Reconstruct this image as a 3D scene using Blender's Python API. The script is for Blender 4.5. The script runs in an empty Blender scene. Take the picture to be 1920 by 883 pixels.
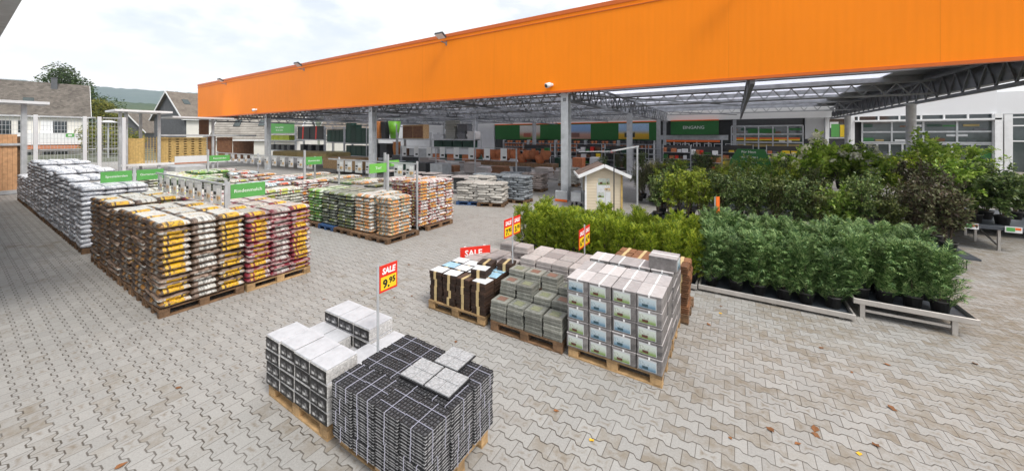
import bpy, bmesh, math, random
from math import radians, sin, cos, pi, sqrt
from mathutils import Vector, Matrix
random.seed(7)
SC = bpy.context.scene
COL = SC.collection

# ------------------------------------------------------------------ camera
cam_d = bpy.data.cameras.new("camera")
cam_d.lens = 12.525
cam_d.sensor_width = 36.0
cam_d.shift_y = -0.0966
cam_d.clip_start = 0.05
cam_d.clip_end = 9000
cam = bpy.data.objects.new("camera", cam_d)
cam.location = (0, 0, 3.0)
cam.rotation_euler = (radians(90), 0, radians(32))
COL.objects.link(cam)
SC.camera = cam

# ------------------------------------------------------------------ world, sun, exposure
SUN_EL, SUN_AZ = radians(54), radians(108)      # azimuth measured from +Y towards +X
world = bpy.data.worlds.new("World")
SC.world = world
world.use_nodes = True
SC.view_settings.view_transform = 'Standard'
SC.view_settings.look = 'None'
SC.view_settings.gamma = 1.0
SC.view_settings.use_curve_mapping = False
SC.view_settings.exposure = 0.5
sd = bpy.data.lights.new("sun", 'SUN')
sd.energy = 2.4
sd.angle = radians(18)
sd.color = (1.0, 0.955, 0.89)
sun = bpy.data.objects.new("sun", sd)
sun.rotation_euler = (Vector((sin(SUN_AZ) * cos(SUN_EL), cos(SUN_AZ) * cos(SUN_EL), sin(SUN_EL)))).to_track_quat('Z', 'Y').to_euler()
sun.location = (0, 0, 60)
COL.objects.link(sun)


# ------------------------------------------------------------------ node helper
class NT:
    def __init__(s, tree):
        s.t = tree
        tree.nodes.clear()

    def n(s, typ, ins=None, **props):
        nd = s.t.nodes.new(typ)
        for k, v in props.items():
            setattr(nd, k, v)
        for k, v in (ins or {}).items():
            s.put(nd.inputs[k], v)
        return nd

    def put(s, sock, v):
        if v is None:
            return
        if isinstance(v, bpy.types.NodeSocket):
            s.t.links.new(v, sock)
        elif isinstance(v, bpy.types.Node):
            s.t.links.new(v.outputs[0], sock)
        else:
            if sock.type == 'RGBA' and isinstance(v, (tuple, list)) and len(v) == 3:
                v = (*v, 1)
            sock.default_value = v

    def m(s, op, a, b=None, c=None, clamp=False):
        nd = s.t.nodes.new('ShaderNodeMath')
        nd.operation = op
        nd.use_clamp = clamp
        for i, v in enumerate((a, b, c)):
            if v is not None:
                s.put(nd.inputs[i], v)
        return nd.outputs[0]

    def mix(s, f, a, b, blend='MIX'):
        nd = s.t.nodes.new('ShaderNodeMix')
        nd.data_type = 'RGBA'
        nd.blend_type = blend
        s.put(nd.inputs[0], f)
        s.put(nd.inputs[6], a)
        s.put(nd.inputs[7], b)
        return nd.outputs[2]

    def ramp(s, f, stops, const=False):
        nd = s.t.nodes.new('ShaderNodeValToRGB')
        cr = nd.color_ramp
        cr.interpolation = 'CONSTANT' if const else 'LINEAR'
        while len(cr.elements) < len(stops):
            cr.elements.new(0.5)
        for e, (p, c) in zip(cr.elements, stops):
            e.position = p
            e.color = (*c, 1) if len(c) == 3 else c
        s.put(nd.inputs[0], f)
        return nd.outputs[0]

    def pal(s, f, cols):
        return s.ramp(f, [(i / len(cols), c) for i, c in enumerate(cols)], True)

    def noise(s, vec, scale, detail=2, rough=0.5, w=None):
        nd = s.n('ShaderNodeTexNoise', {'Vector': vec, 'Scale': scale, 'Detail': detail, 'Roughness': rough})
        return nd.outputs[0]

    def white(s, vec):
        return s.n('ShaderNodeTexWhiteNoise', {'Vector': vec}).outputs[0]

    def vec(s, x, y, z=0.0):
        return s.n('ShaderNodeCombineXYZ', {0: x, 1: y, 2: z}).outputs[0]

    def sep(s, v):
        nd = s.n('ShaderNodeSeparateXYZ', {0: v})
        return nd.outputs[0], nd.outputs[1], nd.outputs[2]

    def obj(s):
        return s.n('ShaderNodeTexCoord').outputs['Object']

    def rnd(s):
        return s.n('ShaderNodeObjectInfo').outputs['Random']

    def geo(s, o):
        return s.n('ShaderNodeNewGeometry').outputs[o]

    def out(s, color, rough=0.6, metal=0.0, bump=None, bstr=0.3, bdist=0.02, spec=0.5, extra=None):
        p = s.n('ShaderNodeBsdfPrincipled', {'Base Color': color, 'Roughness': rough, 'Metallic': metal, 'Specular IOR Level': spec})
        for k, v in (extra or {}).items():
            s.put(p.inputs[k], v)
        if bump is not None:
            b = s.n('ShaderNodeBump', {'Height': bump, 'Strength': bstr, 'Distance': bdist})
            s.put(p.inputs['Normal'], b.outputs[0])
        o = s.n('ShaderNodeOutputMaterial')
        s.t.links.new(p.outputs[0], o.inputs[0])
        return p


def newmat(name):
    m = bpy.data.materials.new(name)
    m.use_nodes = True
    return m, NT(m.node_tree)


# world: bright overcast, a procedural cloud layer over a Nishita sky
w = NT(world.node_tree)
tc = w.n('ShaderNodeTexCoord').outputs['Generated']
sx, sy, sz = w.sep(tc)
zz = w.m('MAXIMUM', sz, 0.03)
cp = w.vec(w.m('DIVIDE', sx, w.m('ADD', zz, 0.22)), w.m('DIVIDE', sy, w.m('ADD', zz, 0.22)), 0.4)
cn = w.noise(cp, 1.15, 6, 0.55)
cn2 = w.noise(w.vec(w.m('MULTIPLY', sx, 1.0), sy, w.m('MULTIPLY', sz, 2.2)), 5.0, 5, 0.55)
cov = w.ramp(w.m('ADD', w.m('MULTIPLY', cn, 0.55), w.m('MULTIPLY', cn2, 0.45)), [(0.45, (0, 0, 0)), (0.58, (1, 1, 1))])
low = w.m('SUBTRACT', 1.0, w.m('MULTIPLY', sz, 5.0), clamp=True)
cov = w.m('MAXIMUM', w.m('MULTIPLY', cov, 0.97), low, clamp=True)
cov = w.m('ADD', 0.66, w.m('MULTIPLY', cov, 0.34))
sky = w.n('ShaderNodeTexSky', sky_type='NISHITA', sun_disc=False, sun_elevation=SUN_EL, sun_rotation=SUN_AZ, air_density=1.0, dust_density=1.5)
skyc = w.mix(1.0, sky.outputs[0], (0.105, 0.105, 0.105), 'MULTIPLY')
cloud = w.ramp(cn2, [(0.32, (0.84, 0.885, 0.94)), (0.50, (1.03, 1.03, 1.03))])
bg = w.n('ShaderNodeBackground', {'Color': w.mix(cov, skyc, cloud), 'Strength': 1.0})
wo = w.n('ShaderNodeOutputWorld')
w.t.links.new(bg.outputs[0], wo.inputs[0])


# ------------------------------------------------------------------ mesh helper
class MB:
    def __init__(s):
        s.v = []
        s.f = []
        s.mi = []

    def add(s, vs, fs, mi=0):
        o = len(s.v)
        s.v += [tuple(v) for v in vs]
        s.f += [tuple(i + o for i in f) for f in fs]
        s.mi += [mi] * len(fs)
        return s

    def box(s, x0, x1, y0, y1, z0, z1, mi=0):
        vs = [(x0, y0, z0), (x1, y0, z0), (x1, y1, z0), (x0, y1, z0), (x0, y0, z1), (x1, y0, z1), (x1, y1, z1), (x0, y1, z1)]
        return s.add(vs, [(0, 3, 2, 1), (4, 5, 6, 7), (0, 1, 5, 4), (1, 2, 6, 5), (2, 3, 7, 6), (3, 0, 4, 7)], mi)

    def bbox(s, x0, x1, y0, y1, z0, z1, b=0.006, mi=0):
        # box with chamfered vertical and top edges
        def ring(z, i):
            return [(x0 + i, y0 + b, z), (x0 + b, y0 + i, z), (x1 - b, y0 + i, z), (x1 - i, y0 + b, z), (x1 - i, y1 - b, z), (x1 - b, y1 - i, z), (x0 + b, y1 - i, z), (x0 + i, y1 - b, z)]
        r = [ring(z0, b * .6), ring(z0 + b, 0), ring(z1 - b, 0), ring(z1, b * .8)]
        vs = [p for q in r for p in q]
        fs = []
        for k in range(3):
            for i in range(8):
                j = (i + 1) % 8
                fs.append((k * 8 + i, k * 8 + j, k * 8 + 8 + j, k * 8 + 8 + i))
        fs.append(tuple(range(24, 32)))
        fs.append(tuple(reversed(range(0, 8))))
        return s.add(vs, fs, mi)

    def beam(s, a, b, wd, hg=None, mi=0, up=(0, 0, 1)):
        a, b = Vector(a), Vector(b)
        hg = hg or wd
        d = (b - a).normalized()
        u = Vector(up)
        if abs(d.dot(u)) > 0.95:
            u = Vector((1, 0, 0))
        r = d.cross(u).normalized() * wd / 2
        t = r.normalized().cross(d).normalized() * hg / 2
        vs = [a - r - t, a + r - t, a + r + t, a - r + t, b - r - t, b + r - t, b + r + t, b - r + t]
        return s.add(vs, [(0, 1, 2, 3), (7, 6, 5, 4), (0, 4, 5, 1), (1, 5, 6, 2), (2, 6, 7, 3), (3, 7, 4, 0)], mi)

    def tube(s, pts, rad, seg=8, mi=0, cap=True):
        pts = [Vector(p) for p in pts]
        rads = rad if isinstance(rad, (list, tuple)) else [rad] * len(pts)
        vs = []
        for i, p in enumerate(pts):
            d = (pts[min(i + 1, len(pts) - 1)] - pts[max(i - 1, 0)]).normalized()
            u = Vector((0, 0, 1)) if abs(d.z) < 0.95 else Vector((1, 0, 0))
            a = d.cross(u).normalized()
            b = a.cross(d).normalized()
            for k in range(seg):
                t = 2 * pi * k / seg
                vs.append(p + (a * cos(t) + b * sin(t)) * rads[i])
        fs = []
        for i in range(len(pts) - 1):
            for k in range(seg):
                j = (k + 1) % seg
                fs.append((i * seg + k, i * seg + j, (i + 1) * seg + j, (i + 1) * seg + k))
        if cap:
            fs.append(tuple(reversed(range(seg))))
            fs.append(tuple(range((len(pts) - 1) * seg, len(pts) * seg)))
        return s.add(vs, fs, mi)

    def lathe(s, prof, seg=16, c=(0, 0, 0), mi=0, square=False):
        vs = []
        for r, z in prof:
            for k in range(seg):
                t = 2 * pi * (k + 0.5) / seg
                q = r
                if square:
                    q = r / max(abs(cos(t)), abs(sin(t)))
                vs.append((c[0] + q * cos(t), c[1] + q * sin(t), c[2] + z))
        fs = []
        for i in range(len(prof) - 1):
            for k in range(seg):
                j = (k + 1) % seg
                fs.append((i * seg + k, i * seg + j, (i + 1) * seg + j, (i + 1) * seg + k))
        fs.append(tuple(reversed(range(seg))))
        fs.append(tuple(range((len(prof) - 1) * seg, len(prof) * seg)))
        return s.add(vs, fs, mi)

    def mesh(s, name, mats, smooth=False):
        me = bpy.data.meshes.new(name)
        me.from_pydata(s.v, [], s.f)
        for mm in (mats if isinstance(mats, (list, tuple)) else [mats]):
            me.materials.append(mm)
        if any(s.mi):
            me.polygons.foreach_set('material_index', s.mi)
        if smooth:
            me.polygons.foreach_set('use_smooth', [True] * len(me.polygons))
        me.update()
        return me


KIDS = {}


def link(name, data, parent=None, loc=(0, 0, 0), rot=(0, 0, 0), label=None):
    o = bpy.data.objects.new(name, data)
    COL.objects.link(o)
    o.location = loc
    o.rotation_euler = rot
    if parent is not None:
        o.parent = parent
        KIDS.setdefault(parent, []).append(o)
    if label:
        o['label'] = label
    return o


def part(name, mb, mats, parent, loc=(0, 0, 0), rot=(0, 0, 0), smooth=False, label=None):
    return link(name, mb.mesh(name, mats, smooth), parent, loc, rot, label)


LONG = []


def tag(o, label, cat, group=None):
    if len(label.split()) > 16:
        LONG.append(label)
    o['label'] = label
    o['category'] = cat
    if group:
        o['group'] = group
    return o


def thing(name, label, cat, loc=(0, 0, 0), rz=0.0, group=None):
    return tag(link(name, None, None, loc, (0, 0, rz)), label, cat, group)


def solid(name, mb, mats, label, cat, loc=(0, 0, 0), rot=(0, 0, 0), group=None, smooth=False):
    return tag(link(name, mb.mesh(name, mats, smooth), None, loc, rot), label, cat, group)


def struct(name, mb, mats, kind='structure', smooth=False, loc=(0, 0, 0)):
    o = link(name, mb.mesh(name, mats, smooth), None, loc)
    o['kind'] = kind
    return o


def dup(o, loc=None, rot=None, label=None, group=None, parent=None):
    c = o.copy()
    COL.objects.link(c)
    if parent is not None:
        c.parent = parent
        KIDS.setdefault(parent, []).append(c)
    if loc is not None:
        c.location = loc
    if rot is not None:
        c.rotation_euler = rot
    if label:
        c['label'] = label
    if group:
        c['group'] = group
    for k in KIDS.get(o, []):
        dup(k, parent=c)
    return c


FIRST = {}


def make(key, builder, loc, rot=(0, 0, 0), label=None, cat=None, group=None):
    """first call builds the thing, later calls copy it"""
    if key not in FIRST:
        o = builder()
        FIRST[key] = o
        o.location = loc
        o.rotation_euler = rot
    else:
        o = dup(FIRST[key], loc, rot)
    if len(label.split()) > 16:
        LONG.append(label)
    o['label'] = label
    o['category'] = cat
    if group:
        o['group'] = group
    elif 'group' in o:
        del o['group']
    return o


ORD = 'first second third fourth fifth sixth seventh eighth ninth tenth eleventh twelfth thirteenth fourteenth fifteenth sixteenth seventeenth eighteenth nineteenth twentieth'.split()


def text_part(body, size, mat, parent, loc, rot, name='lettering', sx=1.0, shear=0.0, bold=0.0):
    cu = bpy.data.curves.new('lettering', 'FONT')
    cu.body = body
    cu.size = size
    cu.align_x = 'CENTER'
    cu.align_y = 'CENTER'
    cu.shear = shear
    cu.offset = bold
    cu.extrude = 0.0008
    cu.resolution_u = 2
    t = bpy.data.objects.new('lettering', cu)
    COL.objects.link(t)
    dg = bpy.context.evaluated_depsgraph_get()
    me = bpy.data.meshes.new_from_object(t.evaluated_get(dg))
    bpy.data.objects.remove(t)
    me.materials.clear()
    me.materials.append(mat)
    o = link(name, me, parent, loc, rot)
    o.scale = (sx, 1, 1)
    return o


# ------------------------------------------------------------------ materials
def plain(name, col, rough=0.6, metal=0.0, var=0.15, vs=6.0, bump=0.0, bscale=30.0, spec=0.5, orand=0.0):
    m, t = newmat(name)
    o = t.obj()
    n = t.noise(o, vs, 5, 0.6)
    lo = tuple(c * (1 - var) for c in col)
    hi = tuple(min(1, c * (1 + var)) for c in col)
    c = t.ramp(n, [(0.3, lo), (0.7, hi)])
    if orand:
        c = t.mix(1.0, c, t.ramp(t.rnd(), [(0, (1 - orand,) * 3), (1, (1 + orand * .4,) * 3)]), 'MULTIPLY')
    t.out(c, rough, metal, t.noise(o, bscale, 4) if bump else None, bump, 0.01, spec)
    return m


M = {}
M['galv'] = plain('galvanised_steel', (0.47, 0.49, 0.51), 0.5, 0.2, 0.18, 3, 0.05)
M['joist'] = plain('joist_steel', (0.33, 0.345, 0.36), 0.5, 0.15, 0.25, 2)
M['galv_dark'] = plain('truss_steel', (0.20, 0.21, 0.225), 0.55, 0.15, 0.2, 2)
M['alu'] = plain('aluminium', (0.55, 0.52, 0.49), 0.4, 0.6, 0.12, 5)
M['white'] = plain('white_paint', (0.78, 0.79, 0.80), 0.5, 0, 0.06, 3)
M['offwhite'] = plain('off_white_panel', (0.66, 0.67, 0.69), 0.5, 0, 0.05, 1)
M['black'] = plain('black_plastic', (0.018, 0.018, 0.02), 0.45, 0, 0.3, 8)
M['pot'] = plain('black_pot_plastic', (0.022, 0.021, 0.02), 0.5, 0, 0.3, 12)
M['greyplastic'] = plain('grey_tray_plastic', (0.06, 0.07, 0.085), 0.5, 0, 0.2, 6)
M['wood'] = plain('pallet_wood', (0.42, 0.27, 0.13), 0.8, 0, 0.35, 9, 0.3, 60, orand=0.45)
M['wood_dark'] = plain('dark_pallet_wood', (0.20, 0.115, 0.06), 0.8, 0, 0.4, 9, 0.3, 60, orand=0.4)  # darker brown wood, tone varied from object to object
M['larch'] = plain('larch_boards', (0.58, 0.33, 0.17), 0.7, 0, 0.2, 5)
M['yellowwood'] = plain('impregnated_pine', (0.52, 0.36, 0.13), 0.7, 0, 0.25, 6, orand=0.15)
M['brownwood'] = plain('brown_fence_boards', (0.15, 0.07, 0.035), 0.7, 0, 0.35, 4, orand=0.3)
M['red'] = plain('red_sign', (0.72, 0.03, 0.015), 0.4, 0, 0.05)
M['orange_sign'] = plain('orange_sign', (0.85, 0.16, 0.02), 0.4, 0, 0.05)
M['yellow'] = plain('yellow_sign', (0.85, 0.60, 0.02), 0.4, 0, 0.05)
M['green'] = plain('green_sign', (0.10, 0.36, 0.085), 0.45, 0, 0.06)
M['green_dark'] = plain('dark_green_banner', (0.02, 0.15, 0.03), 0.5, 0, 0.1)
M['inkw'] = plain('white_ink', (0.85, 0.85, 0.85), 0.5, 0, 0.02)
M['inkb'] = plain('black_ink', (0.012, 0.012, 0.012), 0.5, 0, 0.02)
M['terra'] = plain('terracotta', (0.55, 0.19, 0.08), 0.7, 0, 0.2, 8, orand=0.25)
M['lime'] = plain('lime_pot', (0.18, 0.50, 0.03), 0.4, 0, 0.1)
M['darkgrey'] = plain('anthracite', (0.04, 0.042, 0.045), 0.5, 0, 0.2, 5)
M['darkgreen_box'] = plain('dark_green_plastic', (0.015, 0.06, 0.04), 0.5, 0, 0.2, 4, orand=0.3)
M['brass'] = plain('lamp_glass', (0.75, 0.76, 0.78), 0.2, 0, 0.03)
M['glass_dark'] = plain('dark_window_glass', (0.03, 0.04, 0.045), 0.06, 0, 0.4, 0.6, spec=0.8)
M['glass_cool'] = plain('facade_glass', (0.05, 0.065, 0.065), 0.05, 0, 0.5, 0.5, spec=0.7)
M['render'] = plain('house_render', (0.74, 0.72, 0.67), 0.8, 0, 0.07, 0.7)
M['slate_wall'] = plain('slate_cladding', (0.10, 0.105, 0.115), 0.6, 0, 0.2, 2)
M['bark'] = plain('bark', (0.10, 0.075, 0.05), 0.9, 0, 0.35, 10, 0.4, 30)
M['strap'] = plain('white_strap', (0.45, 0.45, 0.55), 0.4, 0, 0.05)
M['strapw'] = plain('straw_strap', (0.56, 0.43, 0.22), 0.6, 0, 0.15)
M['asphalt'] = plain('outer_ground', (0.10, 0.11, 0.075), 0.9, 0, 0.4, 0.05)
M['tarp'] = plain('olive_cover', (0.30, 0.23, 0.09), 0.7, 0, 0.25, 2)


def mat_corrug(name, col, axis='x', period=0.2, rough=0.4, str_=0.5, var=0.04, spec=0.5, seam=0, ribcol=0.0, streak=False):
    m, t = newmat(name)
    x, y, z = t.sep(t.obj())
    q = {'x': x, 'y': y, 'z': z}[axis]
    wv = t.m('SINE', t.m('MULTIPLY', q, 2 * pi / period))
    c = t.ramp(t.noise(t.obj(), 0.25, 3), [(0.3, tuple(k * (1 - var) for k in col)), (0.7, tuple(min(1, k * (1 + var)) for k in col))])
    if seam:
        f = t.m('FRACT', t.m('DIVIDE', q, seam))
        s_ = t.m('LESS_THAN', f, 0.012 / seam * 2)
        c = t.mix(s_, c, tuple(k * 0.88 for k in col))
    if streak:
        sn = t.noise(t.vec(t.m('MULTIPLY', x, 5.0), y, t.m('MULTIPLY', z, 0.25)), 1.4, 4, 0.65)
        c = t.mix(1.0, c, t.ramp(sn, [(0.35, (0.965,) * 3), (0.65, (1.01,) * 3)]), 'MULTIPLY')
    t.out(c, rough, 0, wv, str_, 0.012, spec)
    return m


M['orange'] = mat_corrug('orange_cladding', (0.97, 0.252, 0.004), 'x', 0.22, 0.45, 0.08, 0.04, 0.18, seam=5.2, streak=True)
M['orange_trim'] = plain('orange_trim', (0.62, 0.12, 0.006), 0.4, 0, 0.05)
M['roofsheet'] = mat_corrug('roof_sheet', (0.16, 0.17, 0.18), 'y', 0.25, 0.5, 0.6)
M['whitewall'] = mat_corrug('white_wall_panel', (0.72, 0.73, 0.75), 'x', 1.1, 0.45, 0.05)
M['greywall'] = mat_corrug('grey_wall_panel', (0.50, 0.51, 0.52), 'x', 0.5, 0.5, 0.3)
M['awning_under'] = mat_corrug('awning_soffit', (0.10, 0.105, 0.11), 'y', 0.18, 0.6, 0.9)


def mat_translucent():
    m, t = newmat('translucent_rooflight')
    d = t.n('ShaderNodeBsdfDiffuse', {'Color': (0.8, 0.8, 0.84)})
    tr = t.n('ShaderNodeBsdfTranslucent', {'Color': (0.85, 0.86, 0.92)})
    tp = t.n('ShaderNodeBsdfTransparent', {'Color': (0.95, 0.95, 1.0)})
    a = t.n('ShaderNodeMixShader', {0: 0.7, 1: d.outputs[0], 2: tr.outputs[0]})
    b = t.n('ShaderNodeMixShader', {0: 0.85, 1: a.outputs[0], 2: tp.outputs[0]})
    o = t.n('ShaderNodeOutputMaterial')
    t.t.links.new(b.outputs[0], o.inputs[0])
    return m


M['rooflight'] = mat_translucent()


def mat_ground():
    m, t = newmat('interlocking_pavers')
    P = t.geo('Position')
    x, y, z = t.sep(P)
    W, L, A = 0.150, 0.212, -0.019
    wob = t.noise(P, 1.2, 2)
    y = t.m('ADD', y, t.m('MULTIPLY', t.m('SUBTRACT', wob, 0.5), 0.02))
    tri = t.m('SUBTRACT', t.m('MULTIPLY', t.m('ABSOLUTE', t.m('SUBTRACT', t.m('FRACT', t.m('DIVIDE', x, L)), 0.5)), 4.0), 1.0)  # +1 at joints, -1 mid
    f = t.m('MULTIPLY', t.m('MAXIMUM', t.m('MINIMUM', t.m('MULTIPLY', tri, 3.2), 1.0), -1.0), A)
    ye = t.m('DIVIDE', t.m('SUBTRACT', y, f), 2 * W)
    yo = t.m('DIVIDE', t.m('SUBTRACT', t.m('ADD', y, f), W), 2 * W)
    de = t.m('MULTIPLY', t.m('SUBTRACT', 0.5, t.m('ABSOLUTE', t.m('SUBTRACT', t.m('FRACT', ye), 0.5))), 2 * W)
    do = t.m('MULTIPLY', t.m('SUBTRACT', 0.5, t.m('ABSOLUTE', t.m('SUBTRACT', t.m('FRACT', yo), 0.5))), 2 * W)
    dwave = t.m('MINIMUM', de, do)
    row = t.m('ADD', t.m('ADD', t.m('FLOOR', ye), t.m('FLOOR', yo)), 1.0)
    par = t.m('MODULO', t.m('ABSOLUTE', row), 2.0)
    xc = t.m('ADD', t.m('DIVIDE', x, L), t.m('MULTIPLY', par, 0.5))
    col = t.m('FLOOR', xc)
    dx = t.m('MULTIPLY', t.m('SUBTRACT', 0.5, t.m('ABSOLUTE', t.m('SUBTRACT', t.m('FRACT', xc), 0.5))), L)
    # joint masks: wide dark along the waves, thin across
    jit = t.noise(P, 9.0, 3)
    jw = t.m('ADD', 0.0045, t.m('MULTIPLY', jit, 0.0085))
    jm1 = t.m('SUBTRACT', 1.0, t.m('DIVIDE', dwave, jw), clamp=True)
    jm2 = t.m('MULTIPLY', t.m('SUBTRACT', 1.0, t.m('DIVIDE', dx, 0.0045), clamp=True), 0.8)
    jm = t.m('MAXIMUM', t.m('MULTIPLY', jm1, 1.6, clamp=True), t.m('MULTIPLY', jm2, 1.5, clamp=True))
    cell = t.vec(col, row, 0.0)
    r1 = t.white(cell)
    r2 = t.white(t.vec(col, row, 5.0))
    base = t.ramp(r1, [(0.0, (0.275, 0.268, 0.256)), (0.5, (0.305, 0.298, 0.284)), (1.0, (0.34, 0.331, 0.315))])
    speck = t.noise(P, 55.0, 4, 0.7)
    base = t.mix(0.35, base, t.ramp(speck, [(0.3, (0.23, 0.22, 0.21)), (0.7, (0.50, 0.485, 0.46))]))
    # mud and moss: stone by stone, clustered, with a soft edge of its own
    clus = t.noise(P, 0.38, 4, 0.6)
    fine = t.noise(P, 6.5, 5, 0.65)
    hx = t.ramp(x, [(0.0, (0, 0, 0)), (1.0, (1, 1, 1))])
    right = t.m('MULTIPLY', t.m('ADD', x, 4.5), 0.16, clamp=True)
    lev = t.m('ADD', t.m('MULTIPLY', clus, 0.9), t.m('MULTIPLY', right, 0.26))
    st = t.m('MULTIPLY', t.m('SUBTRACT', t.m('ADD', lev, t.m('MULTIPLY', r2, 0.42)), 0.79), 5.0, clamp=True)
    st = t.m('MULTIPLY', st, t.ramp(fine, [(0.36, (0.15, 0.15, 0.15)), (0.6, (1, 1, 1))]))
    ctr = t.m('MULTIPLY', t.m('SUBTRACT', t.m('MINIMUM', dwave, dx), 0.030), 40.0, clamp=True)
    r3 = t.white(t.vec(col, row, 9.0))
    ctr = t.m('MULTIPLY', ctr, t.m('MULTIPLY', t.m('GREATER_THAN', t.m('ADD', r3, t.m('MULTIPLY', t.m('SUBTRACT', lev, 0.45), 0.9)), 0.62), t.ramp(t.noise(P, 13.0, 4, 0.65), [(0.42, (0, 0, 0)), (0.62, (0.8, 0.8, 0.8))])))
    big = t.m('MULTIPLY', t.m('SUBTRACT', t.m('ADD', lev, t.m('MULTIPLY', fine, 0.5)), 1.02), 5.0, clamp=True)
    c = t.mix(t.m('MULTIPLY', st, 0.66), base, (0.19, 0.15, 0.10))
    c = t.mix(t.m('MULTIPLY', big, 0.45), c, (0.24, 0.195, 0.13))
    c = t.mix(ctr, c, (0.19, 0.155, 0.115))
    spots = t.m('MULTIPLY', t.m('SUBTRACT', t.noise(P, 2.3, 6, 0.7), 0.655), 14.0, clamp=True)
    c = t.mix(t.m('MULTIPLY', spots, 0.5), c, (0.15, 0.115, 0.075))
    c = t.mix(t.m('MULTIPLY', jm, t.ramp(t.noise(P, 1.1, 3), [(0.3, (0.55,) * 3), (0.65, (0.95,) * 3)])), c, (0.06, 0.048, 0.035))
    hgt = t.m('SUBTRACT', t.m('MULTIPLY', speck, 0.18), jm)
    rg = t.ramp(fine, [(0.3, (0.55,) * 3), (0.7, (0.8,) * 3)])
    t.out(c, rg, 0, hgt, 0.45, 0.008, 0.35)
    return m


def bag_mat(name, L, W, H, top, pale, edge, block, side, back, dark, emblem=None, rough=0.38, invert_end=False):
    """printed plastic sack: print panel on the face, coloured label at the short ends, other print along the long sides"""
    m, t = newmat(name)
    x, y, z = t.sep(t.obj())
    r = t.rnd()
    u = t.m('DIVIDE', x, L)
    v = t.m('DIVIDE', y, W)
    wob = t.m('MULTIPLY', t.m('SUBTRACT', t.noise(t.obj(), 9.0, 2), 0.5), 0.05)
    v2 = t.m('ADD', v, wob)
    cell = t.vec(t.m('FLOOR', t.m('MULTIPLY', t.m('ADD', u, wob), 12.0)), t.m('FLOOR', t.m('MULTIPLY', v2, 7.0)), r)
    n1 = t.white(cell)
    panel = t.pal(n1, [top, pale, side, top, pale, dark, pale, block, top, pale])
    soft = t.noise(t.vec(u, t.m('MULTIPLY', v, 1.5), r), 7.0, 4, 0.65)
    film = t.mix(t.ramp(soft, [(0.40, (0,) * 3), (0.62, (1,) * 3)]), pale, top)
    inp = t.m('MULTIPLY', t.m('LESS_THAN', t.m('ABSOLUTE', t.m('ADD', u, 0.03)), 0.20), t.m('LESS_THAN', t.m('ABSOLUTE', v2), 0.28))
    face = t.mix(t.m('MULTIPLY', inp, 0.65), film, panel)
    streak = t.noise(t.vec(t.m('MULTIPLY', u, 4.0), t.m('MULTIPLY', v, 16.0), r), 2.2, 4, 0.7)
    face = t.mix(t.ramp(streak, [(0.44, (0.0,) * 3), (0.56, (0.85,) * 3)]), face, pale)
    au = t.m('ABSOLUTE', u)
    av = t.m('ABSOLUTE', v)
    # short end
    vv = v2
    e1 = t.m('LESS_THAN', vv, -0.2)
    e2 = t.m('GREATER_THAN', vv, 0.27)
    endc = t.mix(e1, block, edge)
    endc = t.mix(e2, endc, pale)
    em = emblem or block
    emb = t.m('MULTIPLY', t.m('LESS_THAN', t.m('ABSOLUTE', t.m('ADD', vv, 0.31)), 0.045), t.m('GREATER_THAN', z, H * 0.42))
    endc = t.mix(emb, endc, em)
    blot = t.white(t.vec(t.m('FLOOR', t.m('MULTIPLY', v2, 16.0)), t.m('FLOOR', t.m('MULTIPLY', z, 55.0)), r))
    endc = t.mix(t.m('MULTIPLY', t.m('GREATER_THAN', blot, 0.72), 0.55), endc, side)
    endc = t.mix(t.m('MULTIPLY', t.m('LESS_THAN', blot, 0.16), 0.6), endc, dark)
    # the other end carries a paler print
    end2 = t.ramp(t.m('ADD', v2, 0.5), [(0.0, edge), (0.14, top), (0.24, pale), (0.52, tuple(0.6 * q for q in top)), (0.60, top), (0.74, back), (0.88, edge)], True)
    end2 = t.mix(t.ramp(t.noise(t.vec(t.m('MULTIPLY', y, 3.0), z, r), 12.0, 3), [(0.5, (0,) * 3), (0.6, (0.6,) * 3)]), end2, dark)
    endc = t.mix(t.m('GREATER_THAN', x, 0.0), end2, endc)
    ism = t.m('GREATER_THAN', au, 0.33)
    c = t.mix(ism, face, endc)
    # long side
    sc = t.ramp(t.m('ADD', t.m('ADD', u, wob), 0.5), [(0.0, edge), (0.20, dark), (0.30, edge), (0.42, side), (0.56, edge), (0.66, tuple(0.55 * q for q in top)), (0.80, edge)], True)
    sc = t.mix(t.ramp(t.noise(t.vec(x, t.m('MULTIPLY', z, 2.0), r), 20.0, 3), [(0.45, (0,) * 3), (0.58, (0.7,) * 3)]), sc, dark)
    c = t.mix(t.m('MULTIPLY', t.m('GREATER_THAN', av, 0.40), t.m('SUBTRACT', 1.0, ism)), c, sc)
    # underside print
    bk = t.pal(t.white(t.vec(t.m('FLOOR', t.m('MULTIPLY', u, 8.0)), t.m('FLOOR', t.m('MULTIPLY', v2, 8.0)), t.m('ADD', r, 7.0))), [back, edge, back, back, tuple(min(1, q * 1.5) for q in back), edge])
    c = t.mix(t.m('LESS_THAN', z, H * 0.40), c, bk)
    txt = t.noise(t.vec(t.m('MULTIPLY', x, 1.0), t.m('MULTIPLY', y, 1.6), z), 46.0, 3, 0.8)
    c = t.mix(t.m('MULTIPLY', t.m('GREATER_THAN', txt, 0.60), 0.5), c, dark)
    c = t.mix(1.0, c, t.ramp(r, [(0, (0.88,) * 3), (1, (1.08,) * 3)]), 'MULTIPLY')
    wr = t.n('ShaderNodeTexNoise', {'Vector': t.vec(t.m('MULTIPLY', x, 1.0), t.m('MULTIPLY', y, 2.2), t.m('ADD', z, t.m('MULTIPLY', r, 9.0))), 'Scale': 13.0, 'Detail': 4.0, 'Roughness': 0.6, 'Distortion': 0.8}).outputs[0]
    t.out(c, rough, 0, wr, 0.55, 0.02, 0.5)
    return m


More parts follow.
